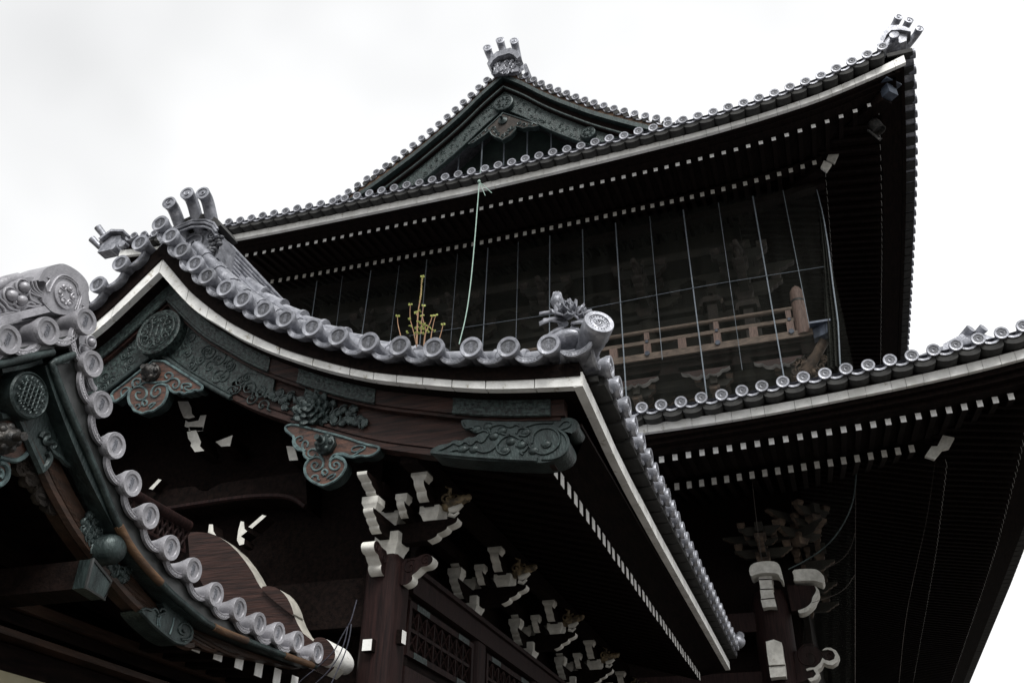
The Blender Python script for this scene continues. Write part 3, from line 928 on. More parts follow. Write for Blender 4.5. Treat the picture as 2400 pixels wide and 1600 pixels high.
mb.tube(to3(sp, 'Y', 8.60), .02, 7)
mb.build('carved_panel', [M_tile], oni)
mb = MB()
rnd = random.Random(2)
for k in range(14):
    mb.ball((PX0+.38+rnd.uniform(-.15, .15), 8.56, 9.74+OZ+rnd.uniform(-.15, .15)), (.05, .04, .032), 8)
for k in range(8):
    c = (PX0+rnd.uniform(.1, .5), 9.72+OZ+rnd.uniform(-.14, .12))
    mb.tube(to3(spiral(c, .06, 1.1, rnd.uniform(0, 6), 1, 12), 'Y', 8.58), .014, 6)
mb.build('carved_panel', [M_tilef], oni)
mb = MB()
mb.tube([(PX0+.52, 8.60, 9.42), (PX0+.56, 9.30, 9.40)], .095, 16)
mb.revolve((PX0+.62, 9.36, 9.42), (.85, -.45, -.15), [(.001, -.05), (.15, -.05), (.16, .03), (.115, .035), (.105, .015), (.001, .015)], 22)
for k in range(4):
    mb.tube([(PX0+.44, 8.58, 9.44+.02*k), (PX0+.50-.03*k, 8.57, 9.36-.02*k), (PX0+.40-.03*k, 8.57, 9.33-.01*k)], .012, 6)
mb.build('side_roll', [M_tile], oni)
# flower tile above the corner
mb = MB()
rnd = random.Random(9)
bx_, bz_ = -2.16, 6.93
mb.ball((bx_, 8.15, bz_-.0), (.22, .16, .10), 14)
rnd = random.Random(15)
def bloom(c, R, axis, rings=3):
    ax = Vector(axis).normalized(); u = ax.orthogonal().normalized(); w = ax.cross(u)
    mb.ball(c, (R*.45, R*.45, R*.4), 12)
    for r_ in range(rings):
        n_ = 7-r_
        for k in range(n_):
            a = 2*PI*k/n_+r_*.45+rnd.uniform(-.1, .1)
            rad = u*math.cos(a)+w*math.sin(a)
            d = rad*(1.0-.33*r_)+ax*(.25+.5*r_)
            mb.petal(Vector(c)+rad*R*(.32-.06*r_)+ax*R*.1*r_, d, ax*1.0-rad*.2, R*(.95-.12*r_), R*.72, 0, -.35, .014)
bloom((-2.14, 8.08, 7.22), .17, (.1, -.75, .65), 4)
bloom((-1.99, 8.10, 7.15), .12, (.5, -.7, .5), 3)
for k in range(8):          # bud on top
    a = 2*PI*k/8
    mb.petal((-2.27+.035*math.cos(a), 8.1+.03*math.sin(a), 7.36), (.42*math.cos(a), .42*math.sin(a), 1), (math.cos(a), math.sin(a), .2), .17, .12, 0, .75, .016)
mb.ball((-2.27, 8.1, 7.43), (.075, .07, .085), 14)
mb.tube([(-2.2, 8.12, 7.1), (-2.26, 8.1, 7.25), (-2.27, 8.1, 7.38)], [.06, .04, .045], 10)
for (x0, z0, dx, dz, L_, w_) in ((-2.22, 7.18, -1, -.18, .25, .19), (-2.2, 7.12, -1, .30, .22, .16), (-2.1, 7.08, 1, -.12, .24, .17), (-2.05, 7.16, 1, .25, .20, .11), (-2.26, 7.26, -1, .12, .20, .10), (-2.2, 7.06, -.8, -.45, .20, .12), (-2.1, 7.04, .5, -.4, .16, .10)):
    mb.petal((x0, 8.08, z0), (dx, -.35, dz), (0, -.6, 1), L_, w_, 0, .3, .018)
mb.build('flower_ridge_tile', [M_tile], roof)

# ---- structure below the roof
PB = MB()
PB.box(-13.9, -4.55, 9.62, 9.75, 0, 8.2)        # gable wall
PB.prism([(-12.4, 6.4), (-3.7, 6.4), (-4.6, 6.8), (-6.4, 7.75), (-8.03, 9.0), (-9.7, 7.75), (-11.5, 6.8)], 'Y', 9.60, 9.74)
PB.box(-4.70, -4.58, 9.5, 20.0, 0, 4.9); PB.box(-5.1, -4.98, 9.5, 20.0, 4.9, 6.5)
PB.box(-14.0, -13.9, 9.3, 20.0, 0, 6.5)
PB.box(-14.0, -4.5, 19.9, 20.0, 0, 6.6)
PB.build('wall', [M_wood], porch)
for i in range(5):
    yc = 9.38+2.64*i
    m_ = MB()
    hw, ch = .205, .055
    sec = [(-hw+ch, -hw), (hw-ch, -hw), (hw, -hw+ch), (hw, hw-ch), (hw-ch, hw), (-hw+ch, hw), (-hw, hw-ch), (-hw, -hw+ch)]
    m_.prism([(-4.70+a, yc+b) for a, b in sec], 'Z', 0, 4.98)
    sec2 = [(a*.72, b*.72) for a, b in sec]
    vs = [(-4.70+a, yc+b, 4.98) for a, b in sec]+[(-4.70+a, yc+b, 5.10) for a, b in sec2]
    m_.add(vs, [(k, (k+1) % 8, 8+(k+1) % 8, 8+k) for k in range(8)]+[tuple(range(8, 16))])
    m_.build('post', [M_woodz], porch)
for z0, z1, xo, nm in ((4.74, 4.98, -4.47, 'head_beam'), (4.98, 5.04, -4.42, 'head_beam'), (3.70, 3.92, -4.50, 'tie_beam'), (2.9, 3.1, -4.50, 'tie_beam')):
    m_ = MB(); m_.box(-4.62, xo, 9.6, 19.8, z0, z1); m_.build(nm, [M_woodz], porch)
# lattice panels between posts
for i in range(4):
    y0 = 9.38+2.64*i+.215; y1 = y0+2.64-.43
    y0 += .12; y1 -= .12
    fr = MB()
    z0, z1 = 4.12, 4.60
    for (a, b, c, d) in ((y0, y1, z0-.07, z0), (y0, y1, z1, z1+.07), (y0-.07, y0, z0-.07, z1+.07), (y1, y1+.07, z0-.07, z1+.07)):
        fr.box(-4.60, -4.515, a, b, c, d)
    lt = fr.build('lattice_panel', [M_cop if i < 0 else M_woodz], porch)
    la = MB()
    la.box(-4.575, -4.535, y0, y1, (z0+z1)/2-.02, (z0+z1)/2+.02)
    nn = 8
    for k in range(nn):
        ya = y0+(y1-y0)*k/nn; yb = y0+(y1-y0)*(k+1)/nn
        la.box(-4.57, -4.54, ya-.012, ya+.012, z0, z1)
        for za, zb in ((z0, (z0+z1)/2), ((z0+z1)/2, z1)):
            la.tube([(-4.55, ya, za), (-4.55, yb, zb)], .012, 4)
            la.tube([(-4.545, ya, zb), (-4.545, yb, za)], .012, 4)
    la.build('lattice', [M_woodz], lt)
    for q in (y0+.12, y1-.5):
        for z_ in (z0-.07, z1):
            bo = MB(); bo.box(-4.513, -4.508, q, q+.38, z_, z_+.07); bo.build('corner_plate', [M_copp], lt)
# white painted beam ends through the corner post
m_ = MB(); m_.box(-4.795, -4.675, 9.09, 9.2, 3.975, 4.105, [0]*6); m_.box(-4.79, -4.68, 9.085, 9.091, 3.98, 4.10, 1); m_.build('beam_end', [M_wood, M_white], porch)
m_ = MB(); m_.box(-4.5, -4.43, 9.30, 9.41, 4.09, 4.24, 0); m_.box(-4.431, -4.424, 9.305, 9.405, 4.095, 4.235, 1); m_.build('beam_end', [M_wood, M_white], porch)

# ---- bracket sets.  An arm is a thin board; its scalloped end grain is painted white.
def arm_profile(L, h, curls=2):
    """2-D (u along, z) outline of an arm nose: flat top, scalloped underside rising to the tip at u=L"""
    pts = [(0, 0), (0, h)]
    pts += [(L, h)]
    low = []
    seg = curls
    x0, z0 = L, h
    for k in range(seg):
        xa = L-(L*.42)*(k/seg); xb = L-(L*.42)*((k+1)/seg)
        za = h*.92*(1-k/seg); zb = h*.92*(1-(k+1)/seg)
        for t in range(0, 7):
            f = t/6
            low.append((xa+(xb-xa)*(f**1.6), za+(zb-za)*(f**.65)))
    return pts+low
def arm(mb, base, d, L, w, h, curls=2, both=False):
    """base (x,y,z) start bottom centre; d unit dir (x,y) ; white on every face under the nose"""
    pr = arm_profile(L, h, curls)
    n = len(pr)
    dx, dy = d
    px, py = -dy, dx
    vs = []
    for sgn in (-1, 1):
        for u, z in pr:
            vs.append((base[0]+dx*u+px*w/2*sgn, base[1]+dy*u+py*w/2*sgn, base[2]+z))
    fs = [tuple(range(n)), tuple(range(2*n-1, n-1, -1))]
    mi = [0, 0]
    for k in range(n):
        fs.append((k, (k+1) % n, n+(k+1) % n, n+k))
        mi.append(1 if k >= 2 and k < n-1 else 0)
    mb.add(vs, fs, mi)
def block(mb, c, w, d, h, mi=1):
    """bearing block: upper half square, lower half tapering with a concave curve; pale paint"""
    x, y, z = c
    prof = [(1.0, h), (1.0, h*.48), (.93, h*.40), (.80, h*.22), (.70, 0)]
    vs = []
    for s, zz in prof:
        vs += [(x-w/2*s, y-d/2*s, z+zz), (x+w/2*s, y-d/2*s, z+zz), (x+w/2*s, y+d/2*s, z+zz), (x-w/2*s, y+d/2*s, z+zz)]
    fs = []
    for i in range(len(prof)-1):
        for k in range(4):
            fs.append((i*4+k, i*4+(k+1) % 4, (i+1)*4+(k+1) % 4, (i+1)*4+k))
    fs += [(0, 1, 2, 3), tuple(range(len(vs)-4, len(vs)))[::-1]]
    mb.add(vs, fs, mi)
def bracket_set(parent, cx, cy, cz, first=False, mats=None, S=1.0):
    mats = mats or [M_wood, M_white2, M_gold]
    mb = MB()
    q = lambda *a: [v*S for v in a]
    X = lambda u: cx+u*S
    Yv = lambda u: cy+u*S
    Z = lambda u: cz+u*S
    block(mb, (X(.02), Yv(-.02), Z(0)), .30*S, .32*S, .26*S)
    # tier 1 along the wall (toward the viewer and away)
    for sgn in (-1, 1):
        arm(mb, (X(0), Yv(0), Z(.16)), (0, sgn), .66*S, .125*S, .21*S, 3)
        block(mb, (X(0), Yv(sgn*.55), Z(.37)), .20*S, .19*S, .15*S)
        block(mb, (X(.26), Yv(sgn*.30), Z(.52)), .15*S, .15*S, .11*S)
        arm(mb, (X(.26), Yv(0), Z(.38)), (0, sgn), .38*S, .10*S, .15*S, 2)
        arm(mb, (X(0), Yv(0), Z(.52)), (0, sgn), .90*S, .125*S, .20*S, 3)
    block(mb, (X(0), Yv(0), Z(.37)), .24*S, .24*S, .17*S)
    # tier 1 outward
    arm(mb, (X(0), Yv(0), Z(.14)), (1, 0), .86*S, .15*S, .24*S, 3)
    block(mb, (X(.52), Yv(.0), Z(.38)), .25*S, .26*S, .17*S)
    for sgn in (-1, 1):
        arm(mb, (X(.52), Yv(0), Z(.53)), (0, sgn), .48*S, .125*S, .20*S, 2)
        block(mb, (X(.52), Yv(sgn*.40), Z(.72)), .20*S, .18*S, .12*S)
    mb.box(X(-.2), X(.70), Yv(-.09), Yv(.09), Z(.58), Z(.80), 0)
    bs = mb.build('bracket_set', mats, parent, angle=30)
    # carved beast nose
    h = MB()
    bx, by, bz = X(.72), Yv(.0), Z(.60)
    S0 = S; S = S*.8
    h.ball((bx, by, bz), (.16*S, .11*S, .13*S), 12, 2)
    h.tube([(bx, by, bz), (bx+.14*S, by-.02*S, bz+.01*S), (bx+.26*S, by-.03*S, bz+.04*S), (bx+.32*S, by-.03*S, bz+.03*S)], [.11*S, .085*S, .065*S, .05*S], 10, 2)
    h.ball((bx+.31*S, by-.03*S, bz+.055*S), (.05*S, .06*S, .05*S), 8, 2)
    h.tube([(bx+.02*S, by-.02*S, bz-.12*S), (bx+.14*S, by-.03*S, bz-.10*S), (bx+.22*S, by-.03*S, bz-.05*S)], [.06*S, .05*S, .03*S], 8, 1)
    for sgn in (-1, 1):
        sp = spiral((bx-.02*S, bz+.03*S), .09*S, 1.2, 0, 1, 16)
        h.tube([(a, by+sgn*.11*S, b) for a, b in sp], .02*S, 6, 2)
        h.ball((bx+.13*S, by+sgn*.075*S, bz+.06*S), .025*S, 8, 0)
        h.tube([(bx+.02*S, by+sgn*.09*S, bz+.10*S), (bx+.06*S, by+sgn*.14*S, bz+.17*S), (bx-.02*S, by+sgn*.15*S, bz+.21*S)], [.04*S, .03*S, .01*S], 6, 2)
    h.tube([(bx+.02*S, by-.08*S, bz-.20*S), (bx+.10*S, by-.04*S, bz-.22*S), (bx+.16*S, by-.02*S, bz-.16*S)], [.035*S, .03*S, .02*S], 6, 1)
    h.build('beast_nose', mats, bs)
    return bs
for i in range(5):
    yc = 9.38+2.64*i
    bracket_set(porch, -4.70, yc, 5.10)
# outer purlin carried by the brackets and inner beams
m_ = MB(); m_.box(-4.30, -4.08, 8.62, 20.0, 5.92, 6.12); m_.box(-4.80, -4.62, 8.9, 20.0, 5.68, 5.86); m_.build('eave_purlin', [M_wood], porch)

# nose beams on the corner post
def nose(mb, base, d, w, mi_side=0, sc=1.0):
    pr = [(0,.30),(.28,.30),(.36,.34),(.46,.36),(.55,.33),(.60,.26),(.58,.18),(.50,.13),(.40,.13),(.36,.10),(.30,.04),(.22,.0),(.24,-.05),(.22,-.11),(.14,-.16),(.04,-.17),(0,-.12)]
    pr = chaikin([(a*sc, b*sc) for a, b in pr], 1, True)
    n = len(pr); dx, dy = d; px, py = -dy, dx
    vs = []
    for sgn in (-1, 1):
        for u, z in pr:
            vs.append((base[0]+dx*u+px*w/2*sgn, base[1]+dy*u+py*w/2*sgn, base[2]+z))
    fs = [tuple(range(n)), tuple(range(2*n-1, n-1, -1))]; mi = [mi_side]*2
    for k in range(n):
        a = pr[k]; b = pr[(k+1) % n]
        fs.append((k, (k+1) % n, n+(k+1) % n, n+k)); mi.append(1 if (a[0]+b[0])/2 > .06*sc else 0)
    mb.add(vs, fs, mi)
    for sgn in (-1, 1):
        for c, r in (((.46*sc, .24*sc), .09*sc), ((.18*sc, .14*sc), .14*sc)):
            sp = spiral(c, r, 1.3, 1.0, 1, 18)
            mb.tube([(base[0]+dx*a+px*(w/2+.002)*sgn, base[1]+dy*a+py*(w/2+.002)*sgn, base[2]+b) for a, b in sp], .008, 4, 0)
m_ = MB(); nose(m_, (-4.72, 9.2, 4.92), (0, -1), .16, 0, .62); m_.build('beam_nose', [M_woodz, M_white2], porch)
m_ = MB(); nose(m_, (-4.5, 9.36, 4.84), (1, 0), .16, 0, .66); m_.build('beam_nose', [M_woodz, M_white2], porch)

# gable-side beams and brackets in the shade
m_ = MB()
m_.box(-13.6, -4.9, 9.28, 9.6, 4.30, 4.86); m_.build('tie_beam', [M_wood], porch)
m_ = MB()
kt = [(-8.518,6.271),(-7.558,6.276),(-7.462,6.202),(-7.34,6.179),(-7.236,6.229),(-7.129,6.269),(-5.899,6.277)]
kb = [(-8.422,5.937),(-7.909,5.952),(-7.33,5.967),(-6.766,5.982),(-6.304,5.981),(-6.024,5.932),(-5.802,5.773)]
m_.prism(kt+kb[::-1], 'Y', 9.2, 9.55)
m_.build('rainbow_beam', [M_wood], porch)
m_ = MB()
m_.tube(to3(chaikin([(-8.155,5.982),(-7.532,6.007),(-6.775,6.026),(-6.307,5.998),(-6.025,5.94),(-5.823,5.792)], 2), 'Y', 9.19), .035, 6)
m_.build('beam_moulding', [M_woodz], porch)
m_ = MB()
for pts, Y0, dep in (([(-7.686,7.064),(-7.458,7.031),(-7.445,6.972),(-7.672,7.005)], 9.0, .3),
                ([(-7.928,7.465),(-7.753,7.438),(-7.677,7.328),(-7.644,7.229),(-7.582,7.174),(-7.676,7.16),(-7.761,7.187),(-7.807,7.253),(-7.869,7.348)], 8.95, .3),
                ([(-7.767,7.173),(-7.709,7.137),(-7.555,7.142),(-7.543,7.214),(-7.445,7.209),(-7.448,6.971),(-7.634,6.984),(-7.678,7.049),(-7.758,7.079)], 9.0, .3),
                ([(-7.658,6.964),(-7.514,6.967),(-7.454,6.872),(-7.393,6.774),(-7.399,6.721),(-7.315,6.639),(-7.456,6.64),(-7.547,6.741),(-7.548,6.786),(-7.613,6.858)], 8.95, .3),
                ([(-7.285,6.834),(-7.035,6.896),(-7.04,6.739),(-7.178,6.749)], 9.1, .3),
                ([(-6.114,6.568),(-5.991,6.543),(-5.904,6.344),(-6.032,6.355)], 9.0, .25),
                ([(-8.145,6.246),(-8.029,6.37),(-7.974,6.351),(-8.08,6.225)], 9.05, .1),
                ([(-6.497,5.551),(-6.327,5.688),(-6.266,5.668),(-6.438,5.525)], 9.05, .15),
                ([(-6.622,5.637),(-6.575,5.624),(-6.547,5.531),(-6.504,5.495),(-6.582,5.438),(-6.52,5.399),(-6.516,5.335),(-6.576,5.325),(-6.626,5.394),(-6.635,5.524)], 9.05, .15),
                ([(-7.081,5.644),(-7.024,5.638),(-6.994,5.544),(-6.944,5.487),(-7.071,5.536)], 9.05, .15)):
    m_ = MB(); m_.prism(pts, 'Y', Y0, Y0+dep*1.4, 1, 0); m_.build('gable_bracket', [M_wood, M_white2], porch)
# ================================================================== SIDE WING (gable faces +X), left foreground
AX = -5.0
wing = thing('gate_wing', 'side wing in the left foreground, curved verge of pale round tiles sweeping down', 'wing roof', (-7.5, 5, 0))
# verge discs: (y, z) on x = -5
A_raw = [(3.895,4.876),(4.175,5.119),(4.467,5.385),(4.653,5.113),(4.858,4.866),(5.1,4.629),(5.375,4.425),(5.654,4.258),(5.982,4.103),(6.323,4.023),(6.685,3.919),(7.064,3.892),(7.415,3.852),(7.769,3.854),(8.136,3.861),(8.536,3.844)]
AYR = A_raw[2][0]+.02
def off_curve(pts, d):
    """offset a polyline downwards/inwards by d along its normal"""
    o = []
    n = len(pts)
    for i in range(n):
        a = pts[max(0, i-1)]; b = pts[min(n-1, i+1)]
        tx, tz = b[0]-a[0], b[1]-a[1]
        L = math.hypot(tx, tz)
        o.append((pts[i][0]-tz/L*-d*-1 if False else pts[i][0]+tz/L*d, pts[i][1]-tx/L*d))
    return o
A_back = chaikin(A_raw[2:], 2)
# front slope mirrored (it leaves the picture)
A_rawf = [A_raw[2], A_raw[1], A_raw[0], (A_raw[0][0]-.23, A_raw[0][1]-.17), (A_raw[0][0]-.47, A_raw[0][1]-.32), (A_raw[0][0]-.72, A_raw[0][1]-.44), (A_raw[0][0]-.98, A_raw[0][1]-.54), (A_raw[0][0]-1.25, A_raw[0][1]-.61), (A_raw[0][0]-1.53, A_raw[0][1]-.66)]
A_front = chaikin(A_rawf, 2)
A_full = A_front[::-1][:-1]+A_back
aroof = MB()
up = [(p[0], p[1]+.02) for p in A_full]
lo = [(p[0], p[1]-.09) for p in A_full]
aroof.sweepband(up, lo, 'X', -5.35, -11.5)
ar = aroof.build('roof', [M_tilea], wing)
uw = MB()
uw.sweepband([(p[0], p[1]-.10) for p in A_full], [(p[0], p[1]-.16) for p in A_full], 'X', -5.38, -11.4)
uw.prism([(A_full[0][0], A_full[0][1]-.2)]+[(p[0], p[1]-.18) for p in A_full[::6]]+[(A_full[-1][0], A_full[-1][1]-.2)], 'X', -6.05, -6.15)
uw.build('soffit', [M_wood], wing)
for sg, LST in ((1, A_raw[2:]), (-1, A_rawf)):
    for i, p in enumerate(LST):
        if i == 0 and sg < 0: continue
        y = p[0]
        place(ME_roundA, 'round_verge_tile', ar, (AX+random.uniform(-.006, .006), y, p[1]), 'X', random.uniform(-.06, .06), pitch=.02)
    for i in range(len(LST)-1):
            p, p2 = LST[i], LST[i+1]
            a = math.atan2(-(p2[1]-p[1]), p2[0]-p[0])
            if sg < 0: a = math.atan2(p2[1]-p[1], -(p2[0]-p[0]))
            my = (p[0]+p2[0])/2; mz = (p[1]+p2[1])/2
            nx, nz = math.sin(a), math.cos(a)
            place(ME_flatA, 'flat_verge_tile', ar, (AX-.05, my-nx*.03, mz-nz*.03), 'X', a)
# raised round tiles behind the discs
mb = MB()
for xx in (-5.42, -5.75, -6.1, -6.45, -6.8):
    q = [(xx, p[0], p[1]+.05) for p in A_back[::2]]
    mb.tube(q, .07, 10)
    q = [(xx, p[0], p[1]+.05) for p in A_front[::2]]
    mb.tube(q, .07, 10)
mb.build('slope_tiles', [M_tilea], ar)
# scalloped grey cladding under the tiles
C_m = chaikin([(4.32,4.934),(4.555,4.721),(4.811,4.531),(5.118,4.293),(5.326,4.115),(5.612,3.929)]+[(6.134,3.773),(6.383,3.729),(6.666,3.669),(6.983,3.661),(7.388,3.678),(8.002,3.694),(8.592,3.724)], 2)
C_m = [(AYR, C_m[0][1]+.17)]+C_m
def resample(p, n):
    L = [0]
    for a, b in zip(p, p[1:]): L.append(L[-1]+math.hypot(b[0]-a[0], b[1]-a[1]))
    out = []; j = 0
    for k in range(n+1):
        s = L[-1]*k/n
        while j < len(L)-2 and L[j+1] < s: j += 1
        f = (s-L[j])/max(1e-9, L[j+1]-L[j])
        out.append((p[j][0]+(p[j+1][0]-p[j][0])*f, p[j][1]+(p[j+1][1]-p[j][1])*f))
    return out
NA = 140
Rm = resample(C_m, NA)
Rt = resample(off_curve(A_back, -.0), NA)
Rt = [(a*.0+b[0], b[1]-.10) for a, b in zip([0]*len(Rt), Rt)]
cl = MB()
wavy = []
for k, (a, b) in enumerate(zip(Rt, Rm)):
    wavy.append(a)
cl.sweepband(Rt, Rm, 'X', -5.10, -5.6)
mir = lambda P: [(2*AYR-p[0], p[1]) for p in P]
RmF = resample([(4.302,5.019),(4.237,4.966),(4.083,4.834),(3.909,4.689),(3.696,4.507),(3.413,4.25),(3.131,3.973)], NA)
RtF = resample([(p[0], p[1]-.10) for p in A_front if p[0] > RmF[-1][0]-.1], NA)
cl.sweepband(RtF, RmF, 'X', -5.10, -5.6)
for i, p in enumerate(A_raw[3:]):                       # bulges of the pan tile undersides
    if i < 8: cl.ball((-5.25, p[0]-.05, p[1]-.15), (.13, .17, .12), 14)
cl.build('grey_cladding', [M_lead], ar)
# green copper edge moulding
mo = MB()
for P in (Rm, RmF):
    mo.tube([(-5.045, p[0], p[1]) for p in P], .030, 8)
R2 = resample(chaikin([(4.246,4.866),(4.459,4.636),(4.735,4.381),(4.936,4.232),(5.133,4.134),(5.302,4.05),(5.502,3.934)]+[(5.834,3.854),(6.103,3.719),(6.352,3.666),(6.62,3.64),(7.067,3.653),(7.642,3.656),(8.604,3.705)], 2), NA)
R2 = [(AYR-.0, R2[0][1]+.10)]+R2
R2 = resample(R2, NA)
R2F = resample([(4.236,4.884),(4.131,4.796),(3.955,4.653),(3.74,4.472),(3.455,4.217),(3.17,3.942)], NA)
for P, Q in ((Rm, R2), (RmF, R2F)):
    mo.sweepband(P, [(a[0]*.5+b[0]*.5, a[1]*.5+b[1]*.5) for a, b in zip(P, Q)], 'X', -5.06, -5.2)
mm_ = mo.build('copper_moulding', [M_cop], ar)
oc = MB()
for k0, k1 in ((46, 66), (88, 104), (122, 139)):
    P = Rm[k0:k1]; Q = [(a[0]*.5+b[0]*.5, a[1]*.5+b[1]*.5) for a, b in zip(Rm, R2)][k0:k1]
    oc = MB(); oc.sweepband(P, Q, 'X', -5.035, -5.07)
    oc.tube([(-5.04, p[0], p[1]) for p in P], .033, 8)
    oc.build('bare_wood_trim', [M_ochre], ar)
# dark recess + board
BLw = [(4.305,4.537),(4.402,4.443),(4.534,4.349),(4.665,4.262),(4.774,4.173),(4.91,4.084),(5.044,4.001),(5.175,3.933)]+[(5.382,3.839),(5.49,3.789),(5.607,3.748),(5.81,3.669),(6.013,3.608)]+[(6.195,3.553),(6.419,3.506),(6.604,3.478),(6.691,3.507)]
BLw = resample(chaikin(BLw, 2), NA)
BUp = [(a[0], a[1]) for a in resample([(p[0]*.35+q[0]*.65, p[1]*.35+q[1]*.65) for p, q in zip(Rm, R2)], NA)]
rb = MB()
rb.sweepband(BUp, BLw, 'X', -5.22, -5.36)
BYR = BLw[0][0]
BLF = resample([(4.304,4.537),(4.189,4.462),(3.961,4.297),(3.66,4.06),(3.357,3.806)], NA)
rb.sweepband([(p[0]*.35+q[0]*.65, p[1]*.35+q[1]*.65) for p, q in zip(RmF, R2F)], BLF, 'X', -5.22, -5.36)
board = rb.build('verge_board', [M_boardy], wing)
rr = MB()
for f, r_, x_ in ((.60, .018, -5.215), (.78, .016, -5.215), (.97, .04, -5.21)):
    P = [(a[0]*(1-f)+b[0]*f, a[1]*(1-f)+b[1]*f) for a, b in zip(BUp, BLw)][4:]
    rr.tube([(x_, p[0], p[1]) for p in P], r_, 6)
rr.build('moulding', [M_boardy], board)
# copper cover at the apex of the board, both branches
cp = MB()
c_out = [(4.085,4.689),(4.377,4.954),(4.593,4.726),(4.9,4.473),(4.916,4.399),(4.857,4.383),(4.81,4.403),(4.75,4.396),(4.694,4.44),(4.631,4.412),(4.682,4.376),(4.706,4.347),(4.674,4.274),(4.666,4.233),(4.482,4.392),(4.302,4.519),(4.183,4.45)]
cp.prism(c_out, 'X', -5.18, -5.24)
cpo = cp.build('copper_plate', [M_cop], board)
cp = MB()
for pts, w in (([(4.167,4.439),(4.22,4.473),(4.284,4.512),(4.399,4.427),(4.65,4.233)], .032),
               ([(4.638,4.432),(4.7,4.401),(4.774,4.404),(4.824,4.376),(4.886,4.383)], .022),
               ([(4.542,4.456),(4.549,4.499),(4.598,4.517),(4.614,4.49),(4.587,4.467),(4.586,4.437),(4.631,4.448),(4.67,4.476),(4.696,4.458),(4.672,4.423)], .024),
               ([(4.644,4.385),(4.683,4.364),(4.684,4.315),(4.652,4.243)], .024),
               ([(4.337,4.938),(4.565,4.709),(4.805,4.489)], .014),
               ([(4.046,4.734),(4.219,4.871),(4.333,4.978)], .03)):
    cp.tube([(-5.175, a, b) for a, b in bez(pts)], w, 6)
cp.build('scroll_edge', [M_cop], cpo)
md = MB()
mc = [(4.256,4.639)][0]
md.revolve((-5.06, mc[0], mc[1]), (-1, 0, 0), [(.001, .012), (.150, .012), (.158, .0), (.172, .012), (.178, .14)], 36)
rnd = random.Random(4)
for k in range(-2, 3):
    md.tube([(-5.056, mc[0]-.09, mc[1]+k*.036), (-5.056, mc[0]+.09, mc[1]+k*.036)], .008, 5)
    md.tube([(-5.056, mc[0]+k*.036, mc[1]-.09), (-5.056, mc[0]+k*.036, mc[1]+.09)], .007, 5)
for k in range(14):
    a = k*2*PI/14
    sp = spiral((mc[0]+.115*math.cos(a), mc[1]+.115*math.sin(a)), .02, 1.1, a, 1, 8)
    md.tube([(-5.056, p, q) for p, q in sp], .006, 4)
md.build('medallion', [M_cop], board)
# orange pendant with boss at the left edge of the picture
pd = MB()
po = [(3.963,4.362),(4.196,4.469),(4.31,4.536),(4.509,4.378),(4.539,4.334),(4.496,4.266),(4.431,4.228),(4.367,4.218),(4.408,4.172),(4.421,4.112),(4.403,4.05),(4.325,4.0),(4.231,3.996),(4.052,4.15)]
pd.prism(chaikin(po, 1, True), 'X', -5.2, -5.30, 0, 1)
pend = pd.build('gable_pendant', [M_orange, M_cop], board)
pd = MB()
for pts, w in (([(4.29,4.191),(4.363,4.205),(4.433,4.226),(4.482,4.276),(4.505,4.335),(4.497,4.37)], .018),
               ([(4.305,4.156),(4.355,4.169),(4.39,4.143),(4.406,4.085),(4.381,4.025),(4.336,4.002)], .020),
               ([(4.323,4.114),(4.344,4.114),(4.362,4.085),(4.35,4.061)], .016)):
    pd.tube([(-5.195, a, b) for a, b in bez(pts)], w, 6)
pd.build('scroll_edge', [M_verd], pend)
bt = MB()
bc = [(4.256,4.315)][0]
bt.revolve((-5.2, bc[0], bc[1]), (1, -.1, -.1), [(.11, 0), (.11, .05), (.085, .08), (.06, .10), (.055, .13), (.03, .15), (.03, .24), (.001, .24)], 12)
for a in range(7):
    bt.ball((-5.13, bc[0]+.075*math.cos(a*2*PI/7), bc[1]+.075*math.sin(a*2*PI/7)), .032, 8)
bt.build('bolt_boss', [M_iron], pend)
# dark carved openwork below the board apex
cv = MB()
rnd = random.Random(21)
cpth = [(4.537,4.286),(4.597,4.255),(4.642,4.217),(4.691,4.199),(4.752,4.167),(4.811,4.142),(4.881,4.122),(4.934,4.114)]
for p in chaikin(cpth, 1):
    for k in range(2):
        c = (p[0]+rnd.uniform(-.05, .05), p[1]+rnd.uniform(-.05, .05))
        cv.ball((-5.30+rnd.uniform(-.03, .03), c[0], c[1]), (.05, rnd.uniform(.04, .07), rnd.uniform(.03, .06)), 8)
        cv.tube([(-5.26, a, b) for a, b in spiral(c, rnd.uniform(.04, .07), 1.2, rnd.uniform(0, 6), 1, 10)], .012, 5)
cv.build('openwork_carving', [M_brk], board)
# side ornament with ball on the lower board
so = MB()
sc_ = [(5.434,3.915)][0]
so.revolve((-5.02, sc_[0], sc_[1]), (-1, 0, 0), [(.001, -.01), (.05, -.006), (.095, .02), (.115, .06), (.125, .2)], 28)
lf = [(5.218,3.983),(5.257,3.966),(5.299,3.941),(5.334,3.907),(5.312,3.993),(5.345,4.02),(5.257,4.02),(5.358,3.986),(5.56,3.81),(5.616,3.844),(5.601,3.792),(5.67,3.822),(5.723,3.807),(5.752,3.855),(5.752,3.792),(5.702,3.769),(5.351,3.89),(5.519,3.828)]+[(5.226,4.116),(5.199,4.047),(5.204,4.0),(5.279,4.086),(5.326,4.034),(5.255,3.97)]
rnd = random.Random(6)
for p in lf:
    so.ball((-5.20, p[0], p[1]), (.035, rnd.uniform(.035, .055), rnd.uniform(.03, .05)), 8)
    so.tube([(-5.175, a, b) for a, b in spiral(p, rnd.uniform(.03, .055), 1.2, rnd.uniform(0, 6), rnd.choice((1, -1)), 12)], .010, 5)
so.build('boss_ornament', [M_cop], board)
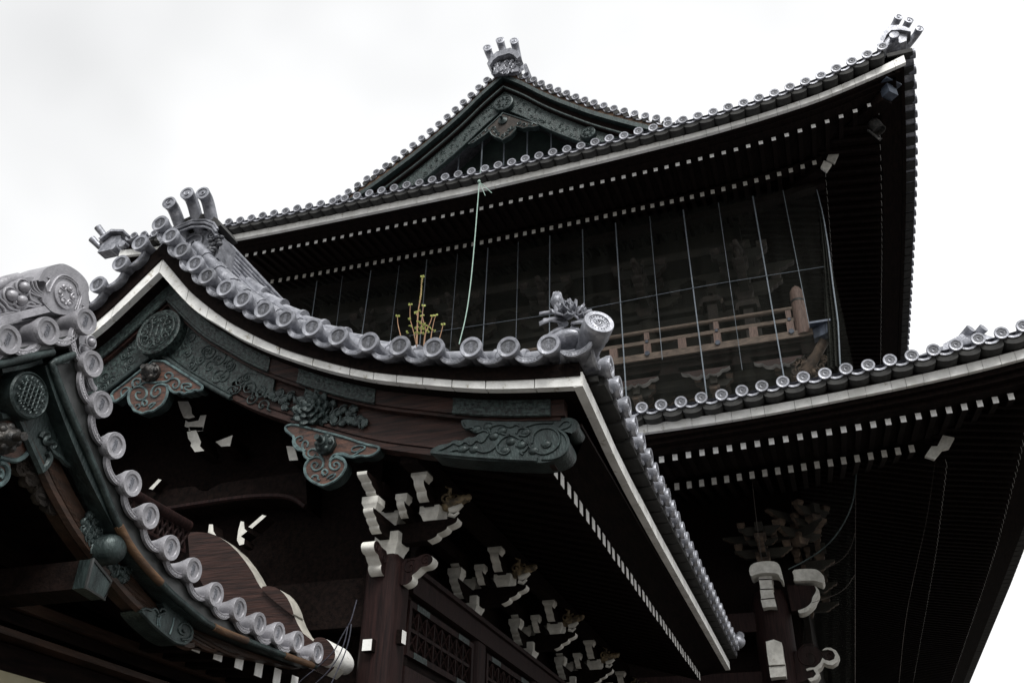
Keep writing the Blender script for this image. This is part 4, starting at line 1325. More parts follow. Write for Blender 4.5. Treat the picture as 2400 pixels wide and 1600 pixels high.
# carved copper end
ce = [(5.967,3.592),(6.005,3.622),(6.073,3.641),(6.131,3.653),(6.177,3.633),(6.231,3.624),(6.271,3.659),(6.178,3.738),(6.337,3.734),(6.505,3.68),(6.629,3.646),(6.673,3.599),(6.678,3.542),(6.625,3.493),(6.566,3.466),(6.475,3.457),(6.351,3.471),(6.155,3.517),(6.043,3.55)]
e_ = MB(); e_.prism(chaikin(ce, 1, True), 'X', -5.15, -5.36)
eo = e_.build('carved_board_end', [M_cop], board)
e_ = MB()
for pts, w in (([(5.962,3.587),(6.138,3.527),(6.333,3.482),(6.472,3.463),(6.574,3.48)], .018),
               ([(6.525,3.504),(6.627,3.529),(6.654,3.593),(6.587,3.643),(6.493,3.635),(6.45,3.583),(6.484,3.543),(6.55,3.551),(6.555,3.577),(6.514,3.575)], .012),
               ([(5.966,3.592),(6.003,3.625),(6.079,3.622),(6.117,3.656),(6.165,3.629)], .012),
               ([(6.161,3.604),(6.226,3.638),(6.268,3.665),(6.199,3.679),(6.174,3.64)], .012)):
    e_.tube([(-5.148, a, b) for a, b in bez(pts)], w, 6)
e_.build('wave_relief', [M_cop], eo)
e_ = MB()
for pts in ([(6.364,3.505),(6.377,3.58),(6.375,3.644)], [(6.227,3.526),(6.2,3.582),(6.207,3.616)], [(6.192,3.533),(6.177,3.592)]):
    e_.tube([(-5.147, a, b) for a, b in pts], .008, 4)
e_.build('verdigris_streak', [M_verd], eo)
# purlin end with a copper cap (through the board)
cq = [(5.169,3.744),(5.401,3.647),(5.381,3.507),(5.173,3.531)]
pc = MB(); pc.prism(cq, 'X', -5.0, -5.12)
cap = pc.build('copper_beam_cap', [M_bluecop if False else M_cop], wing)
pc = MB(); pc.prism([(p[0]*.99+sum(q[0] for q in cq)/4*.01, p[1]*.99+sum(q[1] for q in cq)/4*.01) for p in cq], 'X', -5.12, -9); pc.build('purlin', [M_wood], wing)
pc = MB(); pc.tube([(-5.0, p[0], p[1]) for p in cq+[cq[0]]], .014, 5); pc.build('cap_rim', [M_lead], cap)
# long beams below
wb = MB()
for z0, z1, x0, x1, mt in ((3.54, 3.62, -6.22, -5.92, M_boardy), (3.44, 3.53, -6.22, -5.98, M_wood), (3.34, 3.39, -6.2, -5.95, M_boardy), (3.11, 3.33, -6.3, -6.12, M_wood)):
    wb = MB(); wb.box(x0, x1, 1.0, 8.6, z0, z1, 0)
    wb.build('wall_beam', [mt], wing)
wb = MB(); wb.box(-6.6, -6.25, 0.6, 8.6, 2.7, 4.0, 0); wb.box(-11.4, -6.6, 8.2, 8.5, 0, 3.9, 0); wb.build('upper_wall', [M_wood], wing)
wb = MB(); wb.box(-6.58, -6.0, 0.8, 6.1, 0.0, 3.10, 0); wb.build('plaster_wall', [M_plaster], wing)
for i in range(7):
    place(rafter_mesh(.13, .115, 1.2, .0, 'wing_rafter', [M_wood, M_white]) if i == 0 else ME_rw, 'rafter', wing, (-5.36, 7.12+.335*i, 3.625), 'X') if False else None
ME_rw = rafter_mesh(.135, .15, 1.4, .1, 'wing_rafter', [M_wood, M_tip])
for i in range(6):
    place(ME_rw, 'rafter', wing, (-5.36, 7.01+.345*i, 3.60), 'X')
# white strip tile and ridge
rdg = MB()
for h0, h1, w in ((-.05, .22, .16), (.24, .28, .20), (.30, .34, .18), (.36, .40, .16)):
    rdg.box(-11.5, -5.5, AYR-w, AYR+w, A_raw[2][1]+h0, A_raw[2][1]+h1)
rdg.tube([(-11.5, AYR, A_raw[2][1]+.47), (-5.45, AYR, A_raw[2][1]+.47)], .09, 12)
rdg.build('main_ridge', [M_tilea], ar)
# ---- ridge-end ornament tile (emblem plate with cloud fins)
ON = -5.20
zf = '0,580,4.1275'
op = [(4.315,5.411),(4.239,5.424),(4.188,5.446),(4.203,5.514),(4.194,5.565),(4.167,5.605),(4.103,5.551),(4.113,5.62),(4.124,5.687),(4.181,5.762),(4.254,5.833),(4.323,5.859),(4.412,5.872),(4.485,5.867),(4.542,5.845),(4.575,5.806),(4.578,5.767),(4.603,5.733),(4.62,5.673),(4.629,5.619),(4.574,5.544),(4.406,5.446)]
om = MB(); om.prism(chaikin(op, 1, True), 'X', ON, ON-.26)
oni = om.build('ridge_end_ornament', [M_tilea], wing)
oz = MB()
T2 = lambda pts, w=.010, x=ON+.004: oz.tube([(x, a, b) for a, b in bez(pts)], w, 6)
T2([(4.226,5.539),(4.228,5.589),(4.241,5.666),(4.273,5.728),(4.327,5.764),(4.393,5.772),(4.462,5.759),(4.485,5.714),(4.521,5.698),(4.522,5.649),(4.523,5.57)], .010)
T2([(4.247,5.68),(4.295,5.729),(4.353,5.754),(4.422,5.757),(4.462,5.729),(4.474,5.697),(4.505,5.678),(4.506,5.599),(4.5,5.555)], .006)
T2([(4.171,5.637),(4.199,5.647),(4.198,5.622),(4.182,5.567),(4.213,5.53)], .008)
T2([(4.552,5.634),(4.585,5.64),(4.572,5.612)], .008)
ec = [(4.372,5.604)][0]
oz.revolve((ON, ec[0], ec[1]), (1, 0, 0), [(.112, -.01), (.112, .014), (.100, .018), (.001, .018)], 32)
for k in range(6):
    a = k*PI/3+.3
    c = (ec[0]+.07*math.cos(a), ec[1]+.07*math.sin(a))
    oz.ball((ON+.02, c[0], c[1]), (.014, .017, .017), 8)
    sp = spiral(c, .034, .75, a+1.5, 1, 10, .35)
    oz.tube([(ON+.022, p, q) for p, q in sp], [.010*(1-.6*j/10) for j in range(11)], 5)
oz.build('emblem', [M_tilea], oni)
# cloud fins: left large one, small ones under the apex on the right
fn = MB()
fo = [(4.268,5.45),(4.233,5.442),(4.161,5.437),(4.104,5.474),(4.051,5.504),(4.098,5.594),(4.024,5.543),(3.949,5.453),(3.919,5.358),(3.873,5.327),(3.837,5.275),(3.786,5.17),(3.835,5.096),(3.94,5.164),(4.085,5.294),(4.239,5.427)]
fn.prism(chaikin(fo, 1, True), 'X', ON-.02, ON-.20)
for dx in (0, 1, 2, 3):
    fn.tube([(ON-.015, a, b) for a, b in bez([(4.011,5.496),(4.051,5.448),(4.114,5.445),(4.207,5.478)] if dx == 0 else ([(p[0]+dx*.028, p[1]+dx*.02) for p in [(4.011,5.496),(4.051,5.448),(4.114,5.445),(4.207,5.478)]]))], .009, 6)
for c in [(4.018,5.44),(3.947,5.318),(4.037,5.332)]:
    fn.ball((ON+.0, c[0], c[1]), (.045, .042, .042), 14)
    fn.tube([(ON-.012, c[0]+.062*math.cos(k*PI/9), c[1]+.062*math.sin(k*PI/9)) for k in range(19)], .010, 6)
for pts in ([(3.864,5.249),(3.924,5.244),(3.972,5.221),(4.057,5.258)], [(3.881,5.207),(3.931,5.203),(3.95,5.18)], [(3.989,5.277),(4.04,5.275),(4.106,5.336),(4.158,5.361),(4.206,5.402)], [(4.076,5.437),(4.105,5.391),(4.152,5.404),(4.211,5.415)], [(4.082,5.321),(4.111,5.377),(4.161,5.382)]):
    fn.tube([(ON-.012, a, b) for a, b in bez(pts)], .011, 6)
for k in range(3):
    fn.tube([(ON-.13-.02*k, a+.0, b) for a, b in bez([(3.804,5.254),(3.851,5.349),(3.916,5.407),(3.965,5.483),(4.052,5.573)])], .045, 8)
fn.build('cloud_fin', [M_tilea], oni)
st = MB()
sp_ = [(3.766,4.938),(3.91,5.037),(4.276,5.383),(4.207,5.394),(3.886,5.094),(3.748,4.982)]
st.prism(sp_, 'X', ON+.03, ON-.2)
st.build('ridge_base_tile', [M_tilea], oni)
fn = MB()
f2 = [(4.55,5.335),(4.625,5.381),(4.679,5.395),(4.718,5.371),(4.732,5.321),(4.702,5.274),(4.672,5.228),(4.628,5.193),(4.589,5.264)]
fn.prism(chaikin(f2, 1, True), 'X', -5.13, -5.25)
for c in [(4.68,5.346),(4.639,5.247)]:
    fn.ball((-5.12, c[0], c[1]), .034, 12)
    fn.tube([(-5.125, c[0]+.05*math.cos(k*PI/9), c[1]+.05*math.sin(k*PI/9)) for k in range(19)], .009, 6)
fn.build('cloud_fin', [M_tilea], oni); fn = MB()
f3 = [(4.746,5.068),(4.809,5.103),(4.842,5.064),(4.888,5.052),(4.89,5.03),(4.842,5.0),(4.792,5.01)]
fn.prism(chaikin(f3, 1, True), 'X', -5.14, -5.24)
for dx in (0, .02, .04):
    fn.tube([(-5.135, a+dx, b) for a, b in bez([(4.756,5.073),(4.788,5.035),(4.835,5.005)])], .007, 5)
fn.build('cloud_fin', [M_tilea], oni)

# ---- carved bracket board with white edge behind the wing (belongs to the porch)
cb = MB()
co = [(-7.299,5.525),(-7.165,5.519),(-6.992,5.487),(-6.814,5.418),(-6.664,5.324),(-6.512,5.202),(-6.373,5.064),(-6.254,4.929),(-6.17,4.813),(-6.11,4.741),(-6.041,4.696),(-5.91,4.632),(-5.745,4.541),(-5.657,4.457),(-5.559,4.297),(-5.468,4.179),(-5.325,4.083),(-5.215,4.101),(-5.113,4.07),(-5.033,3.992),(-5.006,3.895),(-5.031,3.778),(-5.104,3.711),(-5.458,3.848),(-6.259,4.268),(-6.814,4.703),(-7.182,5.179)]
nn = len(co)
ms = [0]*nn
for k in range(0, 17): ms[k] = 1
for k in range(17, 23): ms[k] = 1
cb.prism(co, 'Y', 8.95, 9.17, 0, ms)
cbo = cb.build('carved_bracket_board', [M_board, M_rim], porch)
cb = MB()
hp = [(-6.078,4.731),(-5.973,4.735),(-5.847,4.699),(-5.726,4.604),(-5.632,4.48),(-5.575,4.355),(-5.697,4.434),(-5.865,4.549),(-6.003,4.652)]
nh = len(hp)
cb.prism(chaikin(hp, 1, True), 'Y', 8.90, 9.12, 0, 1)
cb.build('carved_lobe', [M_board, M_rim], cbo)
bl = MB()
lo_ = [(-5.27,4.086),(-5.202,4.098),(-5.115,4.076),(-5.036,4.005),(-4.984,3.93),(-4.98,3.847),(-5.034,3.791),(-5.115,3.783),(-5.207,3.847),(-5.281,3.971)]
bl.prism(chaikin(lo_, 2, True), 'Y', 8.86, 9.30, 0, 1)
bl.build('lobed_end', [M_board, M_white], cbo)
rl = MB()
ra = [(7.141,5.048),(7.721,5.057)]
rl.tube([(-6.3, ra[0][0]-.6, ra[0][1]), (-6.3, ra[1][0], ra[1][1])], .06, 12)
rl.box(-6.33, -6.27, ra[0][0]-.6, ra[1][0], ra[1][1]-.30, ra[1][1]-.27)
for k in range(12):
    y = ra[0][0]-.5+k*(ra[1][0]-ra[0][0]+.5)/12
    rl.tube([(-6.3, y, ra[1][1]-.28), (-6.3, y+.12, ra[1][1]-.05)], .014, 5)
    rl.tube([(-6.3, y+.12, ra[1][1]-.28), (-6.3, y, ra[1][1]-.05)], .014, 5)
rl.build('lattice_rail', [M_woodz], porch)
# cables
cbm = MB()
for pts in ([(-4.795,4.471),(-4.814,4.372),(-4.84,4.236),(-4.887,4.166),(-4.954,4.036),(-4.997,3.941),(-5.095,3.851),(-5.22,3.751),(-5.321,3.685),(-5.394,3.618)],
            [(-4.83,4.211),(-4.833,4.065),(-4.868,3.898),(-4.92,3.771),(-4.972,3.644),(-5.003,3.576)],
            [(-4.867,4.206),(-4.881,4.036),(-4.942,3.859),(-5.059,3.711),(-5.183,3.612)]):
    cbm.tube(to3(bez(pts), 'Y', 8.86), .007, 6)
c_ = cbm.build('power_cable', [M_cable], None)
c_['label'] = 'thin black cables looped past the white knob beside the porch post'; c_['category'] = 'cable'
# ================================================================== MAIN HALL (two-storeyed, gable of the hip-and-gable roof faces -Y)
GX0 = -8.05
hall = thing('main_hall', 'huge two storeyed dark temple hall behind the porch, with a netted upper balcony', 'temple hall', (GX0, 32, 0))
YU, XU = 18.7, 4.4        # upper eave planes
YL, XL = 17.6, 5.5        # lower eave planes
U_disc = smooth_tab([(0,21.70),(.45,21.551),(.86,21.39),(1.27,21.264),(1.7,21.127),(2.13,21.005),(2.54,20.912),(2.94,20.826),(3.79,20.688),(4.65,20.584),(5.49,20.516),(6.79,20.43),(8.91,20.362),(11.1,20.32),(12.45,20.305)], 80)
U_ft = smooth_tab([(0,21.08),(1.11,20.69),(2.27,20.368),(3.44,20.158),(4.62,20.013),(5.98,19.915),(8.95,19.815),(12.45,19.758)], 60)
U_fb = smooth_tab([(0,20.81),(1.15,20.475),(2.3,20.182),(3.46,19.999),(4.62,19.86),(6.0,19.745),(8.96,19.615),(12.45,19.52)], 60)
U_r1 = smooth_tab([(.7,20.33),(1.02,20.238),(1.83,20.041),(2.61,19.895),(3.37,19.778),(4.09,19.70),(4.8,19.642),(5.82,19.575),(7.14,19.52),(9.05,19.485),(12.45,19.43)], 60)
U_r2 = smooth_tab([(2.2,20.0),(2.57,19.925),(3.27,19.808),(3.95,19.725),(4.59,19.66),(5.22,19.615),(6.14,19.555),(10.27,19.44),(12.45,19.40)], 60)
L_disc = smooth_tab([(0,11.86),(1.13,11.62),(2.01,11.50),(2.9,11.39),(3.76,11.315),(4.65,11.26),(5.61,11.19),(6.49,11.11),(7.41,11.06),(8.31,11.03),(13.5,10.95)], 60)
L_ft = smooth_tab([(0,11.42),(.87,11.211),(2.4,11.0),(4.15,10.828),(6.31,10.69),(8.49,10.635),(13.5,10.6)], 60)
L_fb = smooth_tab([(0,11.20),(.93,11.0),(2.4,10.80),(4.18,10.64),(6.34,10.495),(8.5,10.445),(13.5,10.42)], 60)
L_r1 = smooth_tab([(.7,10.62),(1.19,10.552),(2.4,10.42),(3.83,10.31),(6.03,10.2),(7.71,10.125),(8.33,10.09),(13.5,10.05)], 60)
L_r2 = smooth_tab([(2.2,10.41),(3.05,10.335),(4.19,10.25),(6.2,10.15),(8.22,10.06),(13.5,10.03)], 60)
HU = XU-GX0          # 12.45 half width upper
HL = XL-GX0
YBK = 62.0
LF = .38
def sym(tab, s, half, lf=None):
    """curve height along the whole front; the far left corner lifts less"""
    if s <= half: return lerp(tab, s)
    v, b_ = lerp(tab, max(tab[0][0], 2*half-s)), lerp(tab, half)
    return b_+(v-b_)*LF
def sfun(tab, s, half):
    return lerp(tab, min(s, half))
def slope_G(d):
    return lerp(G_TAB, d)
G_TAB = smooth_tab([(0,28.15),(.79,27.45),(1.39,26.83),(1.98,26.28),(2.61,25.75),(3.25,25.23),(3.92,24.75),(4.62,24.27),(5.3,23.84),(6.5,23.15),(8.0,22.38),(10,21.48),(12.45,20.45)], 80)
YG = 21.6
# --- upper roof shell
mb = MB()
n = 40
def shell(top_off, half, Yf, tab, G, Yg, inner):
    pass
# side slopes (continuous section extruded in y), corner lift by s
def side_z(d, y, left=False):
    """side slope height at distance d from the centre line and at y"""
    lift = 0
    s = y-YU
    e = (d/HU)**3
    lift = (sfun(U_disc, s, HU)-20.305)*e*(LF if left else 1)
    return slope_G(d)+lift
dn = [HU*k/30 for k in range(31)]
ys = [YU+.05, 18.9, 19.2, 19.6, 20, 20.5, 21, 21.6, 22.5, 24, 27, 31, 38, YBK]
for sg in (1, -1):
    # behind the gable: full slope ; before it: only the part outside the hip
    for ysub, dfun in (([YG+.34, 22.5, 24, 27, 31, 38, 46, YBK], lambda y, t: HU*t), ([YU+.05, 18.9, 19.2, 19.6, 20, 20.5, 21, YG, YG+.34], lambda y, t: (HU-(y-YU))+(y-YU)*t)):
        V = []; F = []
        nd = 31
        for off in (-.10, -.24):
            for y in ysub:
                for k in range(nd):
                    d = dfun(y, k/30)
                    V.append((GX0+sg*d, y, side_z(d, y, sg < 0)+off))
        ny = len(ysub)
        for o in (0, ny*nd):
            for jj in range(ny-1):
                for ii in range(nd-1):
                    F.append((o+jj*nd+ii, o+jj*nd+ii+1, o+(jj+1)*nd+ii+1, o+(jj+1)*nd+ii))
        mb.add(V, F)
# front slope below the gable
xsN = 60
V = []; F = []
rows = 8
for off in (0, -.14):
    for j in range(rows+1):
        y = YU+.05+(YG+1.2-YU)*j/rows
        for i in range(xsN+1):
            t = -1+2*i/xsN
            hw = HU-(y-YU)
            x = GX0+t*hw
            s = HU-abs(x-GX0)
            f = j/rows
            z = sfun(U_disc, s, HU)*(1-f)**1.5+(20.305+ (y-YU)*.58+.12*(y-YU)**2*.2)*(1-(1-f)**1.5)
            z = sym(U_disc, XU-x, HU)*(1-f)+(21.95)*f if XU-x > 0 else z
            V.append((x, y, z+off-.03))
for o in (0, (rows+1)*(xsN+1)):
    for j in range(rows):
        for i in range(xsN):
            F.append((o+j*(xsN+1)+i, o+j*(xsN+1)+i+1, o+(j+1)*(xsN+1)+i+1, o+(j+1)*(xsN+1)+i))
mb.add(V, F)
uroof = mb.build('upper_roof', [M_tile], hall)
# --- eave tiles, upper front
ms_front = []
k = 0
s = .45
cnt = 0
while s < 2*HU-.4:
    ss = s if s <= HU else 2*HU-s
    x = XU-s
    z = sym(U_disc, s, HU)
    vis = s < 24
    hidden = -19.3 < x < -16.2
    if not (s > 21.1 and s < 23.6):
        x = x*.985; z = 1.6+(z-1.6)*.985
        place(ME_roundM, 'round_eave_tile', uroof, (x, YU-.28+random.uniform(-.01, .01), z+random.uniform(-.008, .008)), 'Y', 0, pitch=random.uniform(-.03, .05))
        dz = (lerp(U_disc, max(ss-.2, 0))-lerp(U_disc, ss+.2))/.4*(1 if s <= HU else -1)
        place(ME_flatM, 'flat_eave_tile', uroof, (x-.207, YU-.23, 1.6+(sym(U_disc, s+.21, HU)-1.6)*.985-.03), 'Y', -math.atan(dz))
    s += .4215
# eave tiles upper side: one object, too many to tell apart
items = []
s = .45
while s < 42:
    z = sfun(U_disc, s, HU)-.29
    items.append((ME_roundM, Matrix.Translation((XU+.32, YU+s-.2, z)) @ ROTX))
    items.append((ME_flatM, Matrix.Translation((XU+.26, YU+s+.01, sfun(U_disc, s+.21, HU)-.32)) @ ROTX))
    s += .4215
o_ = joined('side_eave_tile', uroof, items, [M_tile], 'stuff')
items = [(ME_roundM, Matrix.Translation((2*GX0-XU, YU+.45+.43*k, 20.30+(sfun(U_disc, .45+.43*k, HU)-20.30)*LF-.2)) @ Matrix.Rotation(-PI/2, 4, 'Z')) for k in range(20)]
o_ = joined('far_side_eave_tile', uroof, items, [M_tile], 'stuff')
# underside of tiles, dark boards, fascia, soffit
def eave_parts(prefix_parent, tabs, Yf, Xs, half, sides_len, gx, wall_d):
    disc, ft, fb, r1, r2 = tabs
    tu = MB()
    s = .66 if half > 13 else .66
    if half > 13: s = .32+.216
    STEP = .432 if half > 13 else .4215
    while s < 2*half-.3:
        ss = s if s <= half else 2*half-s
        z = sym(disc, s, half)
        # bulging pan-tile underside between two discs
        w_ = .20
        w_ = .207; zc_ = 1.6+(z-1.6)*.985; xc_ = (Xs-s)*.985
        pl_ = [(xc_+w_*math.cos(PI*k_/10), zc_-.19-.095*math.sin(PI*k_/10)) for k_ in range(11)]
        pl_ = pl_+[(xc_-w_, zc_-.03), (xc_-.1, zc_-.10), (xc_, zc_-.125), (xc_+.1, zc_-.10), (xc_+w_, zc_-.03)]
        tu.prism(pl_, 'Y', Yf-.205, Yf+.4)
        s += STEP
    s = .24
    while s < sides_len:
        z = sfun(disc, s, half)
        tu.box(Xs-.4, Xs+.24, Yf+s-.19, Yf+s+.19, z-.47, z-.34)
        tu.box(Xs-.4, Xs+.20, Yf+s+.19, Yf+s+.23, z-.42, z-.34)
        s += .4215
    tu.build('shaded_tile_underside', [M_tile_shade], prefix_parent)
    bd = MB()
    N = 90
    A = [(Xs-.06-(2*half-.12)*k/N) for k in range(N+1)]
    zz = lambda tab, x: sym(tab, max(tab[0][0], gx+half-x), half)
    bd.sweepband([(x, zz(disc, x)-.34) for x in A], [(x, zz(ft, x)-.06) for x in A], 'Y', Yf+.10, Yf+.5)
    B = [Yf+.10+(sides_len)*k/60 for k in range(61)]
    bd.sweepband([(y, sfun(disc, y-Yf, half)-.36) for y in B], [(y, sfun(ft, y-Yf, half)-.06) for y in B], 'X', Xs-.10, Xs-.5)
    bd.build('eave_board', [M_wood], prefix_parent)
    fa = MB()
    s = .0; i = 0
    rnd = random.Random(31)
    while s < 2*half-.1:
        e = min(s+rnd.choice((.28, .34, .40, .50, .62)), 2*half)
        q = [s+(e-s)*k/3 for k in range(4)]
        q[0] += .004; q[-1] -= .004
        P = [(Xs-t, sym(ft, t, half)) for t in q]
        Q = [(Xs-t, sym(fb, t, half)) for t in q]
        fa.sweepband(P, Q, 'Y', Yf+.05-rnd.uniform(0, .006), Yf+.16)
        s = e
    fa.build('fascia', [M_whitem], prefix_parent, angle=20)
    fa = MB()
    s = .16
    while s < sides_len:
        e = s+rnd.choice((.5, .7, .9, 1.1))
        q = [s+.004, (s+e)/2, e-.004]
        fa.sweepband([(Yf+t, sfun(ft, t, half)) for t in q], [(Yf+t, sfun(fb, t, half)) for t in q], 'X', Xs-.055, Xs-.16)
        s = e
    fa.build('side_fascia', [M_wood], prefix_parent, angle=20)
    # trim beams behind the fascia down to the first rafter row
    tr = MB()
    A = [(Xs-.3-(2*half-.6)*k/N) for k in range(N+1)]
    for f0, f1, y0, y1 in ((.0, .35, .18, .36), (.35, .7, .30, .5), (.62, .98, .46, .72)):
        P = [(x, zz(fb, x)*(1-f0)+(zz(r1, x)+.08)*f0) for x in A]
        Q = [(x, zz(fb, x)*(1-f1)+(zz(r1, x)+.08)*f1) for x in A]
        tr.sweepband(P, Q, 'Y', Yf+y0, Yf+y1)
        B = [Yf+y0+(sides_len-.5)*k/60 for k in range(61)]
        g = lambda y, f: sfun(fb, y-Yf, half)*(1-f)+(sfun(r1, max(y-Yf, .7), half)+.08)*f
        tr.sweepband([(y, g(y, f0)) for y in B], [(y, g(y, f1)) for y in B], 'X', Xs-y0, Xs-y1)
    tr.build('eave_trim', [M_wood], prefix_parent)
    # closed soffit above the rafters
    so = MB()
    V = []; F = []
    off = [(.5, r1, .10), (2.3, r2, .26), (wall_d, r2, .26+(wall_d-2.3)*.28)]
    for o_, tab, dz in off:
        for k in range(N+1):
            t = -1+2*k/N
            x = gx+t*(half-o_)
            s_ = max(half-abs(x-gx), tab[0][0])
            V.append((x, Yf+o_, sym(tab, max(tab[0][0], gx+half-x), half)+dz))
    M_ = N+1
    for j in range(2):
        for k in range(N): F.append((j*M_+k, j*M_+k+1, (j+1)*M_+k+1, (j+1)*M_+k))
    so.add(V, F)
    for sg in (1, -1):
        V = []; F = []
        for o_, tab, dz in off:
            for k in range(61):
                y = Yf+o_+(sides_len-o_)*k/60
                s_ = max(y-Yf, tab[0][0])
                V.append((gx+sg*(half-o_), y, sfun(tab, s_, half)+dz))
        for j in range(2):
            for k in range(60): F.append((j*61+k, j*61+k+1, (j+1)*61+k+1, (j+1)*61+k))
        so.add(V, F)
    so.build('soffit', [M_wood], prefix_parent, False)
eave_parts(uroof, (U_disc, U_ft, U_fb, U_r1, U_r2), YU, XU, HU, 42.5, GX0, 5.2)
# patterned copper strips on the trim at the corners
# --- rafters
ME_r1U = rafter_mesh(.118, .125, 1.75, .30, 'flying_rafter', [M_wood, M_tip])
ME_r2U = rafter_mesh(.118, .155, 3.0, .80, 'base_rafter', [M_wood, M_white2])
ME_r1L = rafter_mesh(.115, .15, 1.75, .30, 'flying_rafter', [M_wood, M_tip])
ME_r2L = rafter_mesh(.115, .175, 3.2, .85, 'base_rafter', [M_wood, M_white2])
def pitch1(s):
    return .385-.075*min(1, max(0, (s-1)/5.5))
def pitch2(s):
    return .335-.05*min(1, max(0, (s-3)/4.5))
def rafters(parent, me1, me2, t1, t2, Yf, Xs, half, s1, s2, smax, o1, o2, p1, p2, L):
    s = s1; n_ = 0
    while s < smax:
        ss = s if s <= half else 2*half-s
        if Xs-s > GX0-half+.8:
            place(me1, 'flying_rafter', parent, (Xs-s, Yf+o1, sym(t1, s, half)), 'Y')
        s += p1(ss) if callable(p1) else p1
    s = s2
    while s < smax:
        ss = s if s <= half else 2*half-s
        if ss > 2.2:
            place(me2, 'base_rafter', parent, (Xs-s, Yf+o2, sym(t2, s, half)), 'Y')
        s += p2(ss) if callable(p2) else p2
    it = []
    s = s1+.05
    while s < L:
        it.append((me1, Matrix.Translation((Xs-o1-.04, Yf+s, sfun(t1, max(s, .7), half))) @ ROTX)); s += p1(min(s, half)) if callable(p1) else p1
    mbr = MB()
    def addm(me, M):
        mbr.add([tuple(M @ v.co) for v in me.vertices], [tuple(p.vertices) for p in me.polygons], [p.material_index for p in me.polygons])
    for me, M in it: addm(me, M)
    s = s2+.2
    while s < L:
        addm(me2, Matrix.Translation((Xs-o2-.05, Yf+s, sfun(t2, max(s, 2.2), half)-.0)) @ ROTX); s += p2(min(s, half)) if callable(p2) else p2
    o = mbr.build('side_rafter', [M_wood, M_white], parent, False); o['kind'] = 'stuff'
rafters(uroof, ME_r1U, ME_r2U, U_r1, U_r2, YU, XU, HU, 1.02, 2.57, 20.3, .75, 2.25, pitch1, pitch2, 42)
# board carrying flying rafters
mb = MB()
N = 60
A = [XU-2.35-(2*HU-4.7)*k/N for k in range(N+1)]
zz = lambda tab, x, h=HU: lerp(tab, max(tab[0][0], h-abs(x-GX0)))
mb.sweepband([(x, zz(U_r2, x)+.13) for x in A], [(x, zz(U_r2, x)+.08) for x in A], 'Y', YU+2.2, YU+2.55)
mb.sweepband([(x, zz(U_r2, x)-.10) for x in A], [(x, zz(U_r2, x)-.30) for x in A], 'Y', YU+2.9, YU+3.2)
mb.build('rafter_beam', [M_wood], uroof)
# hip rafter with copper cap at the corner
mb = MB()
hz = 20.30
def along(o, dz): return (XU-o, YU+o, dz)
hv = MB()
w = .17
def hip(o0, o1, z0, z1, h, w):
    c = .7071*w
    b = [(XU-o0-c, YU+o0-c, z0), (XU-o0+c, YU+o0+c, z0), (XU-o1+c, YU+o1+c, z1), (XU-o1-c, YU+o1-c, z1)]
    t = [(p[0], p[1], p[2]+h) for p in b]
    return b, t
b, t = hip(.60, 4.8, 20.08, 20.9, .36, w)
hv.hexa(b, t, 0); 
hip_r = hv.build('hip_rafter', [M_wood], uroof)
hv = MB(); b, t = hip(.42, 1.0, 20.16, 20.18, .34, w-.01); hv.hexa(b, t, 0)
b, t = hip(.34, 1.0, 20.50, 20.52, .05, w+.10); hv.hexa(b, t, 0)
hv.build('copper_beam_cap', [M_bluecop], hip_r)
hv = MB()
for o0, o1, z0, z1 in ((2.5, 4.8, 19.70, 20.3),):
    b, t = hip(o0, o1, z0, z1, .24, .16); hv.hexa(b, t, 1 if o0 < 2.3 else 0)
for hq in ([(2.335,20.325),(2.522,20.124),(2.359,19.811),(2.172,20.004)], [(2.097,19.985),(2.282,19.799),(2.099,19.55),(1.972,19.751)]):
    hv.prism(hq, 'Y', 21.0, 21.08, 1)
hv.build('base_hip_rafter', [M_wood, M_white2], uroof)
# corner ridge ornament
mb = three_prong([(4.56, 18.75, 22.56), (4.80, 18.80, 22.40), (5.02, 18.95, 22.15)], (4.22, 19.25, 21.9), .115, (.35, -1, 0), .8)
co_ = mb.build('corner_ornament', [M_tile], hall)
mb = MB()
mb.prism([(XU-.55, 21.75), (XU-.30, 22.20), (XU-.1, 22.38), (XU+.15, 22.30), (XU+.38, 22.05), (XU+.35, 21.95), (XU+.12, 22.12), (XU-.1, 22.18), (XU-.25, 22.05), (XU-.42, 21.72)], 'Y', YU+.1, YU+.5)
mb.prism([(XU-.5, 21.6), (XU+.2, 21.75), (XU+.28, 22.0), (XU-.08, 22.14), (XU-.3, 21.98)], 'Y', YU+.2, YU+.7)
mb.revolve((XU-.08, YU+.02, 21.90), (0, 1, 0), [(.001, .01), (.09, .01), (.125, 0), (.13, .05), (.09, .3)], 18)
mb.tube([(XU-.1, YU+.5, 21.95), (XU-1.2, YU+1.6, 22.0), (XU-2.8, YU+3.0, 22.5)], .16, 10)
mb.build('corner_ridge', [M_tile], co_)
mb = MB()
c_ = (XU-.25, YU+.55, 21.62)
mb.build('x', [M_tile], co_) if False else None
